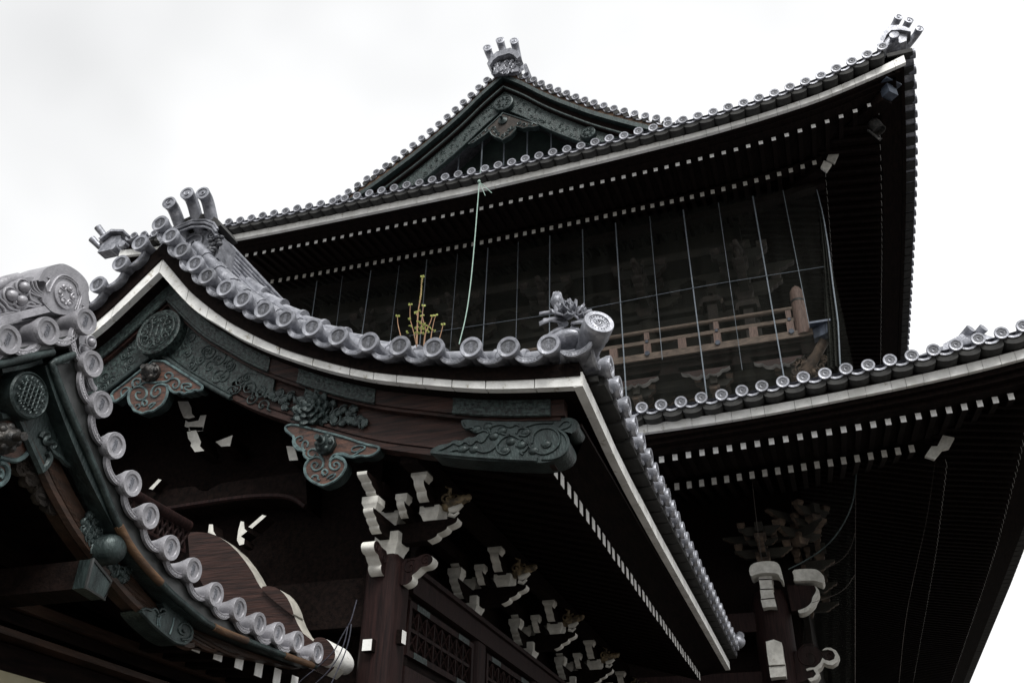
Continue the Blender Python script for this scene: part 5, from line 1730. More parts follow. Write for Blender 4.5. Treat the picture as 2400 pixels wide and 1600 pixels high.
# left far corner ornament
LX = 2*GX0-XU-.75; LZ = -1.05
mb = MB()
for dx, dz, dy in ((-.55, .85, 0), (-.75, .45, .1), (-.35, .35, .2)):
    mb.tube([(LX+dx, YU+dy, 21.75+dz+LZ), (LX+dx+.25, YU+.3, 21.60+dz*.75+LZ), (LX+.05, YU+.6, 21.75+LZ)], [.13, .11, .13], 12)
mb.prism([(a_, b_+LZ) for a_, b_ in [(LX-.3, 21.5), (LX-.2, 21.85), (LX+.1, 22.1), (LX+.5, 22.05), (LX+.6, 21.8), (LX+.5, 21.5)]], 'Y', YU+.1, YU+.5)
mb.prism([(a_, b_+LZ) for a_, b_ in [(LX-.3, 22.0), (LX+.15, 22.3), (LX+.7, 22.15), (LX+.7, 22.07), (LX+.15, 22.2), (LX-.2, 21.93)]], 'Y', YU-.05, YU+.5)
mb.tube([(LX+.3, YU+.5, 21.9+LZ), (LX+2.5, YU+2.8, 22.3+LZ)], .16, 10)
mb.tube([(LX+.9, YU-.1, 21.45+LZ), (LX+.9, YU+.4, 21.45+LZ)], .13, 12); mb.tube([(LX+.5, YU-.1, 21.42+LZ), (LX+.5, YU+.4, 21.42+LZ)], .13, 12)
mb.build('corner_ornament', [M_tile], hall)

# --- gable
gbm = MB()
def gpt(d, off=0): return (GX0+d, slope_G(abs(d))+off)
dmax = 6.6
K = 70
D = [-dmax+2*dmax*k/K for k in range(K+1)]
gbm.sweepband([gpt(d, -.12) for d in D], [gpt(d, -.36) for d in D], 'Y', YG+.10, YG+.6)
gbm.build('verge_board', [M_ochre], uroof)
gg = MB()
gg.sweepband([gpt(d, -.36) for d in D], [gpt(d, -.56) for d in D], 'Y', YG+.06, YG+.3)
gg.build('copper_strip', [M_cop], uroof)
gg = MB()
gg.sweepband([gpt(d, -.56) for d in D], [gpt(d, -.86) for d in D], 'Y', YG+.28, YG+.5)
gg.sweepband([gpt(d, -.84) for d in D], [gpt(d, -1.02) for d in D], 'Y', YG+.20, YG+.5)
gg.build('gable_trim', [M_wood], uroof)
gg = MB()
gg.sweepband([gpt(d, -1.0) for d in D], [gpt(d, -1.95+.25*abs(d)/dmax) for d in D], 'Y', YG+.34, YG+.5)
hb = gg.build('gable_board', [M_copp], uroof)
gg = MB()
gg.tube([(p[0], YG+.33, p[1]) for p in [gpt(d, -1.93+.25*abs(d)/dmax) for d in D]], .035, 6)
gg.tube([(p[0], YG+.19, p[1]) for p in [gpt(d, -.93) for d in D]], .04, 6)
rnd = random.Random(8)
for k in range(120):
    d = rnd.uniform(-4.6, 4.6)
    c = gpt(d, -1.15-rnd.random()*.62)
    sp = spiral(c, rnd.uniform(.06, .11), 1.2, rnd.uniform(0, 6), rnd.choice((1, -1)), 9)
    gg.tube(to3(sp, 'Y', YG+.335), .014, 4)
gg.build('copper_scrolls', [M_cop], hb)
for cxz, r in (([(-8.025,26.345)][0], .37), ([(-4.95,23.926)][0], .26)):
    md = MB()
    md.revolve((cxz[0], YG+.12, cxz[1]), (0, 1, 0), [(.001, .02), (r*.85, .02), (r*.9, 0), (r, .02), (r*1.02, .3)], 26)
    for k in range(8):
        a = k*PI/4
        sp = spiral((cxz[0]+r*.5*math.cos(a), cxz[1]+r*.5*math.sin(a)), r*.24, 1.2, a, 1, 9)
        md.tube(to3(sp, 'Y', YG+.13), .018, 4)
    md.build('medallion', [M_cop], hb)
gp = [(-8.04,25.891),(-7.396,25.418),(-6.789,24.964),(-6.709,24.833),(-6.908,24.841),(-7.108,24.902),(-7.269,24.887),(-7.391,24.988),(-7.513,25.052),(-7.574,25.097),(-7.551,24.931),(-7.63,24.822),(-7.749,24.673),(-7.869,24.63),(-8.029,24.546),(-8.154,24.688),(-8.278,24.751),(-8.447,24.934),(-8.513,25.088),(-8.496,25.19),(-8.696,25.009),(-8.938,24.868),(-9.14,24.741),(-9.326,24.727),(-8.865,25.113),(-8.383,25.561)]
pm = MB(); pm.prism(gp, 'Y', YG+.22, YG+.42, 0, 1)
gpp = pm.build('gable_pendant', [M_brk, M_cop], hb)
pm = MB()
pm.tube(to3([tuple(p) for p in gp]+[gp[0]], 'Y', YG+.21), .03, 5)
rnd = random.Random(3)
for p in [(-8.286,25.046),(-7.794,24.951),(-8.034,24.758),(-8.373,25.233),(-7.674,25.021),(-7.434,25.188),(-7.23,25.045),(-6.989,24.998),(-8.62,25.201),(-8.861,25.005),(-9.063,24.878),(-8.199,24.86),(-7.873,24.815)]:
    pm.tube(to3(spiral(p, .10, 1.3, rnd.uniform(0, 6), rnd.choice((1, -1)), 10), 'Y', YG+.21), .022, 5)
gc = [(-8.03,25.479)][0]
pm.revolve((gc[0], YG+.22, gc[1]), (0, -1, 0), [(.17, 0), (.17, .06), (.11, .1), (.05, .15), (.045, .3), (.001, .3)], 12)
pm.build('scroll_edge', [M_cop], gpp)
# gable wall, ropes
gw = MB()
gw.prism([(GX0-6.4, 21.6), (GX0+6.4, 21.6)]+[gpt(d, -1.3) for d in D[::-4]], 'Y', YG+1.5, YG+1.6)
gw.build('gable_wall', [M_greenw], uroof)
for xq in [(-9.963,24.911),(-9.065,25.246),(-8.214,25.051),(-7.338,25.275),(-6.451,25.063)]:
    rp = MB()
    rp.tube([(xq[0], YG+.9, xq[1]+.3), (xq[0], YG+.9, 21.6)], .028 if xq is not None and abs(xq[0]-(-8)) > -1 else .02, 6)
    rp.build('gable_rope', [M_rope], uroof)
# verge tiles of the gable
cntv = 0
d = .30
while d < 6.5:
    for sg in (1, -1):
        z = slope_G(d)
        place(ME_roundM, 'verge_tile', uroof, (GX0+sg*d, YG+random.uniform(-.01, .01), z), 'Y')
        a = math.atan2(slope_G(d)-slope_G(d+.3), .3)*sg
        place(ME_flatM, 'verge_pan_tile', uroof, (GX0+sg*(d+.16)-math.sin(a)*.05, YG+.05, slope_G(d+.16)-.05-math.cos(a)*.03), 'Y', a)
    sl_ = (slope_G(d)-slope_G(d+.1))/.1
    d += .415/math.sqrt(1+sl_*sl_)
gv = MB()
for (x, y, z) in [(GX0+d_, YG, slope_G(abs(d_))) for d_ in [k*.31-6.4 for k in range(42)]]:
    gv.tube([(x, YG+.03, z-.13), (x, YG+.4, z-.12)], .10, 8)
gv.build('shaded_tile_underside', [M_tile_shade], uroof)
# main ridge ornament
mb = three_prong([(-8.56, 21.3, 28.96), (-8.06, 21.3, 29.2), (-7.50, 21.3, 28.96)], (-7.9, 22.0, 28.32), .165, (.15, -1, 0), .75)
mo_ = mb.build('ridge_end_ornament', [M_tile], hall)
mb = MB()
cx_ = GX0+.12
mb.prism([(cx_-.62, 28.1), (cx_-.46, 28.42), (cx_-.25, 28.62), (cx_+.28, 28.64), (cx_+.50, 28.42), (cx_+.68, 28.05), (cx_+.56, 27.95), (cx_+.42, 28.2), (cx_+.24, 28.36), (cx_-.2, 28.34), (cx_-.38, 28.2), (cx_-.5, 27.95)], 'Y', 21.3, 21.7)
mb.prism([(cx_-.45, 27.7), (cx_+.55, 27.5), (cx_+.48, 28.0), (cx_+.24, 28.22), (cx_-.22, 28.22), (cx_-.42, 28.0)], 'Y', 21.5, 21.9)
rnd = random.Random(12)
for k in range(26):
    c = (cx_+rnd.uniform(-.35, .55), 27.95+rnd.uniform(-.4, .2))
    mb.tube(to3(spiral(c, rnd.uniform(.08, .13), 1.2, rnd.uniform(0, 6), 1, 9), 'Y', 21.48), .03, 5)
for k in range(4):
    mb.tube([(cx_+.8+.02*k, 21.5, 27.75-.12*k), (cx_+.8+.02*k, 22.6, 27.75-.12*k)], .07, 8)
mb.tube([(GX0, 21.9, 28.25), (GX0, YBK, 28.25)], .15, 10)
mb.box(GX0-.25, GX0+.25, 21.95, YBK, 27.6, 28.2)
mb.build('main_ridge', [M_tile], mo_)

# --- upper storey wall, bracket sets and balcony
wl = MB()
WX = -.55
wl.box(2*GX0-WX, WX, 23.6, 23.8, 11.5, 20.9)
wl.box(WX-.2, WX, 23.6, 61, 11.5, 20.9)
wl.box(2*GX0-WX, 2*GX0-WX+.2, 23.8, 61, 11.5, 20.2)
wl.build('upper_wall', [M_wall], hall)
for i in range(6):
    x = WX-.1-i*3.0
    m_ = MB(); m_.tube([(x, 23.45, 14.3), (x, 23.45, 17.0)], .30, 16); m_.build('upper_post', [M_wall], hall)
    bracket_set(hall, 0, 0, 0, S=1.0) if False else None
for z0, z1, y0 in ((16.5, 16.9, 23.2), (17.0, 17.15, 23.1), (18.6, 18.9, 22.6), (15.0, 15.25, 23.3)):
    m_ = MB(); m_.box(2*GX0-WX, WX+.25, y0, 23.6, z0, z1); m_.build('wall_beam', [M_wall], hall)
def bracket_mesh(mats, S=1.0):
    e = thing('tmp', 'x', 'x', (0, 0, 0))
    o = bracket_set(e, 0, 0, 0, mats=mats, S=S)
    me = o.data; ch = [c for c in o.children]
    me2 = ch[0].data
    for c in ch: bpy.data.objects.remove(c)
    bpy.data.objects.remove(o); bpy.data.objects.remove(e)
    return me, me2
BR1, BR2 = bracket_mesh([M_wall, M_brk, M_brk], 1.7)
RB = Matrix.Rotation(-PI/2, 4, 'Z')
k = 0
x = WX-.1
while x > 2*GX0+.8:
    o = link('bracket_set', BR1, hall, Matrix.Translation((x, 23.3, 17.1)) @ RB)
    link('beast_nose', BR2, o, Matrix.Identity(4))
    x -= 3.0; k += 1
BR3, BR4 = bracket_mesh([M_wall, M_carv, M_carv], 1.05)
for i in range(9):
    x = .35-i*2.1
    o = link('balcony_bracket', BR3, hall, Matrix.Translation((x, 22.4, 13.05)) @ RB)
# arms below the balcony with pale scalloped ends
for i in range(7):
    m_ = MB()
    x = .0-i*1.93
    pr = [(-.85, .28), (-.80, .10), (-.62, .0), (-.50, .02), (-.42, -.08), (-.22, -.14), (-.12, -.05), (0, -.16), (.12, -.05), (.22, -.14), (.42, -.08), (.50, .02), (.62, .0), (.80, .10), (.85, .28), (.72, .22), (-.72, .22)]
    pr = chaikin(pr, 2, True)
    m_.prism([(x+a*.88, 13.98+b) for a, b in pr], 'Y', 21.55, 21.75, 0, [1 if pr[k_][1] < .2 else 0 for k_ in range(len(pr))])
    m_.build('scalloped_arm', [M_board, M_rim], hall)
# balcony
bal = MB()
bal.box(2*GX0-.95, .95, 21.45, 23.6, 14.40, 14.52)
bal.box(2*GX0-.9, .9, 21.55, 21.85, 14.05, 14.40)
bal.box(.6, .95, 21.5, 42, 14.05, 14.5)
bal.build('balcony_floor', [M_wood], hall)
def rail_x(z, h, d, name, r=None):
    m_ = MB()
    if r: m_.tube([(2*GX0-.7, 21.5, z), (.62, 21.5, z)], r, 10)
    else: m_.box(2*GX0-.95, .95 if name == 'ground_rail' else .60, 21.5-d/2, 21.5+d/2, z-h/2, z+h/2)
    return m_.build(name, [M_balc], hall)
rail_x(15.48, 0, 0, 'hand_rail', .065)
rail_x(15.12, .11, .10, 'middle_rail')
rail_x(14.62, .20, .24, 'ground_rail')
m_ = MB(); m_.tube([(.68, 21.6, 15.48), (.68, 40, 15.48)], .065, 10); m_.box(.63, .73, 21.6, 40, 15.07, 15.17); m_.box(.56, .80, 21.6, 40, 14.52, 14.72); m_.build('side_rail', [M_balc], hall)
xs_ = [.42, -1.50, -3.42, -5.34, -7.3, -9.3, -11.3]
for i, x in enumerate(xs_):
    m_ = MB(); m_.box(x-.095, x+.095, 21.42, 21.58, 14.72, 15.06); m_.box(x-.07, x+.07, 21.43, 21.57, 15.18, 15.42); pz = m_.build('rail_post', [M_balcz], hall)
    m_ = MB(); m_.tube([(x, 21.44, 15.12), (x, 21.40, 15.12)], .045, 10); m_.tube([(x, 21.38, 14.70), (x, 21.34, 14.70)], .07, 12); m_.build('nail_cover', [M_bluecop], pz)
    if i: 
        xm = x+.96
        m_ = MB(); m_.box(xm-.11, xm+.11, 21.43, 21.57, 14.72, 15.065); m_.build('short_post', [M_balcz], hall)
nw = MB()
nw.revolve((.72, 21.5, 14.6), (0, 0, 1), [(.19, 0), (.185, 1.02), (.165, 1.03), (.165, 1.09), (.185, 1.10), (.185, 1.26), (.17, 1.40), (.10, 1.52), (.03, 1.58), (.001, 1.62)], 24)
nwo = nw.build('corner_post', [M_balcz], hall)
nw = MB(); nw.tube([(.72, 21.5, 15.63), (.72, 21.5, 15.69)], .19, 20); nw.build('post_band', [M_iron], nwo)
cc = MB()
cc.hexa([(.95, 21.4, 14.40), (1.35, 21.2, 14.42), (1.35, 21.5, 14.42), (.95, 21.65, 14.40)], [(.95, 21.4, 14.68), (1.35, 21.2, 14.74), (1.35, 21.5, 14.74), (.95, 21.65, 14.68)])
cc.box(.9, 1.42, 21.15, 21.6, 14.72, 14.78)
cc.build('copper_beam_cap', [M_bluecop], hall)
# carved corner bracket below the balcony corner
cv = MB(); rnd = random.Random(44)
for k in range(26):
    c = (.75+rnd.uniform(-.5, .4), 21.7+rnd.uniform(-.1, .1), 13.75+rnd.uniform(-.65, .35))
    cv.ball(c, (rnd.uniform(.06, .13), .08, rnd.uniform(.05, .1)), 8)
    cv.tube(to3(spiral((c[0], c[2]), .12, 1.2, rnd.uniform(0, 6), 1, 10), 'Y', 21.62), .025, 5)
cv.tube([(.6, 21.7, 13.6), (.95, 21.6, 14.05), (1.2, 21.5, 14.35)], [.16, .14, .13], 10)
cv.build('corner_carving', [M_carv], hall)
# openwork carved panel under the balcony
cv = MB()
for k in range(260):
    c = (rnd.uniform(-6.0, .9), rnd.uniform(12.5, 13.5))
    cv.tube(to3(spiral(c, rnd.uniform(.08, .2), 1.1, rnd.uniform(0, 6), rnd.choice((1, -1)), 9), 'Y', 22.3), .03, 5)
cv.build('openwork_panel', [M_carv], hall)
m_ = MB(); m_.box(-14, 1.0, 22.4, 22.6, 11.3, 14.1); m_.box(-14, .9, 21.9, 22.2, 13.85, 14.05); m_.build('balcony_wall', [M_wall], hall)
# roof lanterns / shutters seen behind the rail
m_ = MB()
for x, z_ in ((-1.62, 16.72), (-.62, 16.38)):
    m_ = MB()
    m_.prism([(x-.36, z_-.05), (x-.32, z_+.16), (x-.2, z_+.25), (x+.2, z_+.25), (x+.32, z_+.16), (x+.36, z_-.05), (x+.28, z_-.08), (x+.24, z_+.06), (x-.24, z_+.06), (x-.28, z_-.08)], 'Y', 22.4, 22.9)
    m_.box(x-.14, x+.14, 22.5, 22.8, 15.2, z_)
    m_.build('arched_bracket', [M_brk], hall)

# --- lower roof
lr = MB()
V = []; F = []
for off in (0, -.14):
    for j in range(9):
        f = j/8
        y = YL+.05+(22.3-YL)*f
        for i in range(61):
            t = -1+2*i/60
            hw = HL-(y-YL)
            x = GX0+t*hw
            s = min(HL-abs(x-GX0), HL)
            V.append((x, y, lerp(L_disc, min(s, 13.5))*(1-f)+(12.15)*f+off-.03-.25*math.sin(PI*f)))
for o in (0, 9*61):
    for j in range(8):
        for i in range(60):
            F.append((o+j*61+i, o+j*61+i+1, o+(j+1)*61+i+1, o+(j+1)*61+i))
lr.add(V, F)
for sg in (1, -1):
    V = []; F = []
    for off in (0, -.14):
        for j in range(9):
            f = j/8
            o_ = (22.3-YL)*f
            for i in range(31):
                y = YL+o_+(61-YL-o_)*i/30
                V.append((GX0+sg*(HL-o_), y, sfun(L_disc, min(y-YL, 13.5), HL)*(1-f)+12.15*f+off-.03-.25*math.sin(PI*f)))
    for o in (0, 9*31):
        for j in range(8):
            for i in range(30):
                F.append((o+j*31+i, o+j*31+i+1, o+(j+1)*31+i+1, o+(j+1)*31+i))
    lr.add(V, F)
lroof = lr.build('lower_roof', [M_tile], hall)
s = .32
while s < 11.2:
    z = lerp(L_disc, s)
    place(ME_roundM, 'round_eave_tile', lroof, ((XL-s)*.985+random.uniform(-.01, .01), YL-.28, 1.6+(z-1.6)*.985+random.uniform(-.01, .01)), 'Y', pitch=random.uniform(-.03, .05))
    place(ME_flatM, 'flat_eave_tile', lroof, ((XL-s-.215)*.985, YL-.23, 1.6+(lerp(L_disc, s+.215)-1.6)*.985-.03), 'Y', 0)
    s += .432
items = []
s = .4
while s < 43:
    items.append((ME_roundM, Matrix.Translation((XL+.3, YL+s, sfun(L_disc, s, 13.5)-.15)) @ ROTX)); s += .432
joined('side_eave_tile', lroof, items, [M_tile], 'stuff')
eave_parts(lroof, (L_disc, L_ft, L_fb, L_r1, L_r2), YL, XL, HL, 43.5, GX0, 5.8)
rafters(lroof, ME_r1L, ME_r2L, L_r1, L_r2, YL, XL, HL, 1.19, 3.05, 10.9, .75, 2.25, .296, .287, 43)
m_ = MB(); m_.box(-9, XL-.6, YL+.5, YL+.54, 12.05, 12.08, 0)
A = [XL-.8-14*k/40 for k in range(41)]
m2 = MB(); m2.sweepband([(x, lerp(L_disc, min(XL-x, 13))+.17) for x in A], [(x, lerp(L_disc, min(XL-x, 13))+.12) for x in A], 'Y', YL+.75, YL+.85)
m2.build('second_tile_edge', [M_white2], lroof)
# corner hip rafter end, painted
hv = MB()
hq = [(3.135,10.569),(3.346,10.48),(3.18,10.252),(3.043,10.234),(2.847,10.034),(2.675,10.128),(2.855,10.341),(2.967,10.326)]
hv.prism(hq, 'Y', 19.85, 19.95, 1, 1)
b = [(XL-.7-.12, YL+.7-.12, 10.55), (XL-.7+.12, YL+.7+.12, 10.55), (XL-6+.12, YL+6+.12, 11.5), (XL-6-.12, YL+6-.12, 11.5)]
hv.hexa(b, [(p[0], p[1], p[2]+.3) for p in b], 0)
hv.build('hip_rafter', [M_wood, M_white2], lroof)
# ridge ornament on the lower corner
mb = MB()
for (x, z) in ((3.89, 12.05), (4.13, 12.02)):
    p = Vector((x, 18.0, z))
    mb.tube([p, p+Vector((-.10, .10, -.05)), p+Vector((-.30, .3, -.16)), p+Vector((-.55, .6, -.25))], [.10, .09, .08, .09], 12)
mb.tube([(3.95, 17.95, 11.70), (3.3, 18.4, 11.78), (1.6, 20.0, 12.1)], [.12, .14, .14], 10)
mb.prism([(3.25, 11.62), (4.2, 11.62), (4.25, 11.8), (4.1, 11.9), (3.7, 11.98), (3.3, 11.80)], 'Y', 18.05, 18.4)
mb.build('corner_ornament', [M_tile], hall)

# --- lower storey
wl = MB()
wl.box(2*GX0+.3, -.3, 23.35, 23.5, 0, 11.9)
wl.box(-.42, -.28, 23.3, 61, 0, 11.9)
wl.build('lower_wall', [M_wood], hall)
for i in range(4):
    x = -1.10-i*4.4
    pc = MB()
    pc.revolve((x, 22.6, 0), (0, 0, 1), [(.44, 0), (.44, 7.9), (.36, 8.2), (.34, 8.25)], 24)
    po_ = pc.build('post', [M_woodz], hall)
for y in (27.0, 31.4, 35.8):
    pc = MB(); pc.revolve((-1.1, y, 0), (0, 0, 1), [(.44, 0), (.44, 7.9), (.36, 8.2)], 24); pc.build('post', [M_woodz], hall)
# white faced noses on the corner post, front and side
for (pts, Y0, dep, nm) in (([(-1.261,8.439),(-1.108,8.457),(-0.95,8.433),(-0.952,8.371),(-0.966,8.357),(-0.965,8.154),(-0.981,8.123),(-0.97,7.97),(-0.942,7.704),(-1.114,7.717),(-1.254,7.703),(-1.277,7.912),(-1.26,7.931),(-1.267,8.133),(-1.252,8.157),(-1.259,8.355)], 21.9, .5, 'beam_nose'),
                       ([(-1.277,6.911),(-1.099,6.949),(-0.937,6.871),(-0.936,6.603),(-0.927,6.395),(-1.277,6.396),(-1.284,6.662)], 21.8, .6, 'beam_nose'),
                       ([(-1.284,6.373),(-0.93,6.373),(-0.942,6.154),(-1.281,6.143)], 21.86, .5, 'beam_nose'),
                       ([(-1.45,8.571),(-1.371,8.691),(-1.164,8.736),(-0.885,8.721),(-0.755,8.657),(-0.715,8.507),(-0.702,8.248),(-0.749,8.262),(-0.788,8.41),(-0.942,8.444),(-1.139,8.46),(-1.301,8.443),(-1.429,8.381)], 21.7, .55, 'boat_arm'),
                       ([(-0.493,8.624),(-0.26,8.635),(0.036,8.61),(0.144,8.537),(0.228,8.384),(0.176,8.247),(0.085,8.291),(0.012,8.329),(-0.143,8.348),(-0.492,8.349),(-0.455,8.462)], 22.2, .5, 'boat_arm')):
    m_ = MB(); m_.prism(chaikin(pts, 1, True) if nm == 'boat_arm' else pts, 'Y', Y0, Y0+dep, 1, 1)
    q_ = m_.build(nm, [M_wood, M_white2], hall)
# joints in those noses
m_ = MB()
for a, b in ([(-1.255,8.366),(-0.957,8.35)], [(-1.264,8.133),(-0.962,8.119)], [(-1.274,7.898),(-0.947,7.903)], [(-1.28,6.602),(-0.933,6.596)], [(-1.399,8.596),(-0.71,8.525)]):
    m_.tube([(a[0], 21.89 if a[0] > -1.2 else 21.89, a[1]), (b[0], 21.89, b[1])], .012, 4)
m_.build('nose_groove', [M_brk], hall)
m_ = MB()
wv = [(-0.03,8.249),(0.027,8.172),(0.063,8.087),(0.018,7.988),(-0.043,7.911),(-0.075,7.831),(-0.177,7.738),(-0.308,7.646),(-0.469,7.617),(-0.5,7.7),(-0.416,7.711),(-0.271,7.765),(-0.158,7.858),(-0.121,7.978),(-0.037,8.074),(-0.005,8.154)]
m_.prism(chaikin(wv, 1, True), 'Y', 22.3, 22.7, 1, 1)
wq = [(-0.669,8.326),(-0.04,8.265),(-0.008,8.148),(-0.121,7.992),(-0.159,7.872),(-0.294,7.76),(-0.499,7.704),(-0.637,7.704)]
m_.prism(wq, 'Y', 22.36, 22.66, 0)
m_.build('side_beam_nose', [M_woodz, M_white2], hall)
m_ = MB()
ws = [(-0.097,6.765),(-0.013,6.817),(0.1,6.811),(0.202,6.747),(0.258,6.61),(0.199,6.499),(0.075,6.431),(-0.033,6.455),(-0.102,6.497),(-0.163,6.406),(-0.257,6.344),(-0.218,6.239),(-0.288,6.149),(-0.446,6.101),(-0.501,6.169),(-0.375,6.191),(-0.299,6.262),(-0.348,6.368),(-0.485,6.338),(-0.508,6.377),(-0.438,6.401),(-0.305,6.404),(-0.176,6.501),(-0.113,6.602),(-0.065,6.552),(0.035,6.527),(0.134,6.56),(0.172,6.653),(0.126,6.742),(0.037,6.776)]
m_.prism(ws, 'Y', 22.3, 22.7, 1, 1)
wd = [(-0.717,6.735),(-0.582,6.863),(-0.384,6.9),(-0.217,6.861),(-0.103,6.738),(0.037,6.787),(0.144,6.743),(0.172,6.664),(0.116,6.572),(0.016,6.54),(-0.106,6.604),(-0.22,6.476),(-0.363,6.408),(-0.303,6.31),(-0.398,6.183),(-0.752,6.092)]
m_.prism(wd, 'Y', 22.36, 22.66, 0)
sc_ = [(-0.403,6.649),(0.027,6.663)]
m_.tube(to3(spiral(sc_[0], .30, 1.3, 1, 1, 20), 'Y', 22.35), .02, 5)
m_.tube(to3(spiral(sc_[1], .17, 1.3, 1, 1, 16), 'Y', 22.35), .016, 5)
m_.build('side_beam_nose', [M_woodz, M_white2], hall)
# bracket set above the post (weathered, half hidden)
for i in range(3):
    o = link('bracket_set', BR3, hall, Matrix.Translation((-1.1-i*4.4, 22.5, 8.9)) @ RB)
o = link('bracket_set', BR3, hall, Matrix.Translation((-.2, 22.5, 9.3)) @ Matrix.Rotation(-PI/4, 4, 'Z'))
for i in range(3):
    o = link('bracket_set', BR3, hall, Matrix.Translation((-.35, 23.8+i*1.9, 8.9)) )
for z0, z1 in ((7.3, 7.75), (6.0, 6.4)):
    m_ = MB(); m_.box(-14, -1.0, 22.4, 22.8, z0, z1); m_.box(-1.3, -.9, 22.6, 40, z0, z1); m_.build('tie_beam', [M_woodz], hall)

# --- wind bell / lamp hanging below the upper corner
bell = thing('wind_bell', 'dark bronze wind bell hanging under the upper roof corner', 'bell', (3.38, 20.0, 19.9))
bc = [(3.442,20.068)][0]
b_ = MB()
b_.revolve((bc[0], 20.0, bc[1]+.08), (.25, 0, -1), [(.02, -.02), (.10, 0), (.155, .05), (.17, .16), (.165, .30), (.19, .40), (.17, .40), (.14, .28), (.001, .27)], 18)
b_.build('bell_body', [M_iron], bell)
b_ = MB(); b_.tube([(bc[0], 20.0, bc[1]+.08), (bc[0]+.1, 19.8, bc[1]+.75)], .018, 6); b_.build('hanger', [M_iron], bell)
b_ = MB(); q = [(3.264,19.818),(3.501,19.383)]
b_.tube([(q[0][0], 19.95, q[0][1]), (q[1][0], 19.95, q[1][1])], .035, 6); b_.prism([(q[1][0]-.1, q[1][1]+.1), (q[1][0]+.05, q[1][1]), (q[1][0]-.05, q[1][1]-.02), (q[0][0], q[0][1]-.1)], 'Y', 19.9, 19.93)
b_.build('clapper', [M_iron], bell)

# --- bird nets with ropes
net = thing('bird_net', 'fine dark net with pale vertical ropes hanging before the upper storey', 'net', (-6, 21.25, 16), None)
nm = MB()
NX = [(-15.8+ (1.75+15.8)*k/60) for k in range(61)]
V = []; F = []
for j in range(13):
    f = j/12
    for x in NX:
        V.append((x, 21.25+.10*math.sin(x*1.5)*f, 19.42-(19.42-12.3)*f))
for j in range(12):
    for i in range(60):
        F.append((j*61+i, j*61+i+1, (j+1)*61+i+1, (j+1)*61+i))
nm.add(V, F); nm.build('net_sheet', [M_net], net, True)
# side fold, gathered towards the bottom
nf = MB()
V = []; F = []
fold = [(1.758,19.094),(1.782,18.126),(1.738,17.012),(1.656,15.814),(1.594,14.67),(1.433,13.386)]
fin = [(1.719,19.104),(1.673,18.049),(1.55,16.905),(1.423,15.863),(1.279,14.731),(1.123,13.311)]
fo = resample(fold, 14); fi = resample(fin, 14)
for a, b in zip(fi, fo):
    for i in range(17):
        t = i/16
        V.append((a[0]+(b[0]-a[0])*t, 21.20+.07*math.sin(t*17), a[1]+(b[1]-a[1])*t))
for j in range(14):
    for i in range(16):
        F.append((j*17+i, j*17+i+1, (j+1)*17+i+1, (j+1)*17+i))
nf.add(V, F); nf.build('net_fold', [M_net2], net, True)
nr = MB()
nr.tube(to3(fo, 'Y', 21.15), [.010+.010*min(1, k/5) for k in range(15)], 6)
nr.build('edge_rope', [M_rope], net)
ropes = [(418,205,485,1270,1),(883,115,1040,1340,1),(1360,10,1570,1220,1),(190,270,205,830,0),(655,180,740,1150,0),(1130,100,1290,1220,0),(1575,10,1755,930,0)]
RX = [(-9.35,1),(-8.2,0),(-12.9,0),(-11.6,0)]
for (x0, y0, x1, y1, big) in ropes:
    RX.append((None, big, x0, y0, x1, y1))
TOPS = [(-4.071,19.396),(-2.02,19.393),(0.005,19.458),(-5.111,19.28),(-3.022,19.278),(-0.983,19.213),(0.858,19.234)]
BOTS = [(-4.043,13.971),(-1.93,13.314),(0.05,13.507),(-5.121,16.278),(-3.003,14.343),(-0.955,13.677),(0.885,14.639)]
for (a, b, r) in zip(TOPS, BOTS, (1, 1, 1, 0, 0, 0, 0)):
    m_ = MB(); m_.tube([(a[0], 21.2, 19.35), (b[0], 21.22, min(b[1], 12.6) if r else b[1])], .019 if r else .009, 6)
    m_.build('rope', [M_rope], net)
TL = [(-6.156,18.564),(-8.197,19.027),(-10.277,19.264),(-9.23,18.915),(-7.181,18.797),(-5.106,18.326),(-12.276,19.264),(-11.262,18.84),(-14.247,19.183),(-13.295,18.806)]
BL = [(-6.19,16.181),(-8.251,15.857),(-10.285,17.347),(-9.285,15.994),(-7.208,15.968),(-5.148,16.332),(-12.323,17.251),(-11.31,16.788),(-14.222,18.472),(-13.26,17.822)]
for i, (a, b) in enumerate(zip(TL, BL)):
    m_ = MB(); m_.tube([(a[0]+(a[0]-b[0])*.3, 21.2, 19.35), (b[0], 21.22, b[1]-1.2)], .016 if i in (0, 1, 2, 6, 8) else .008, 6)
    m_.build('rope', [M_rope], net)
hr = [(-10.649,16.507),(-6.014,16.403),(-5.14,16.383),(-1.867,16.496),(0.11,16.471),(1.555,16.449)]
m_ = MB(); m_.tube(to3(bez([tuple(p) for p in hr]), 'Y', 21.18), .008, 5); m_.build('cross_rope', [M_rope], net)

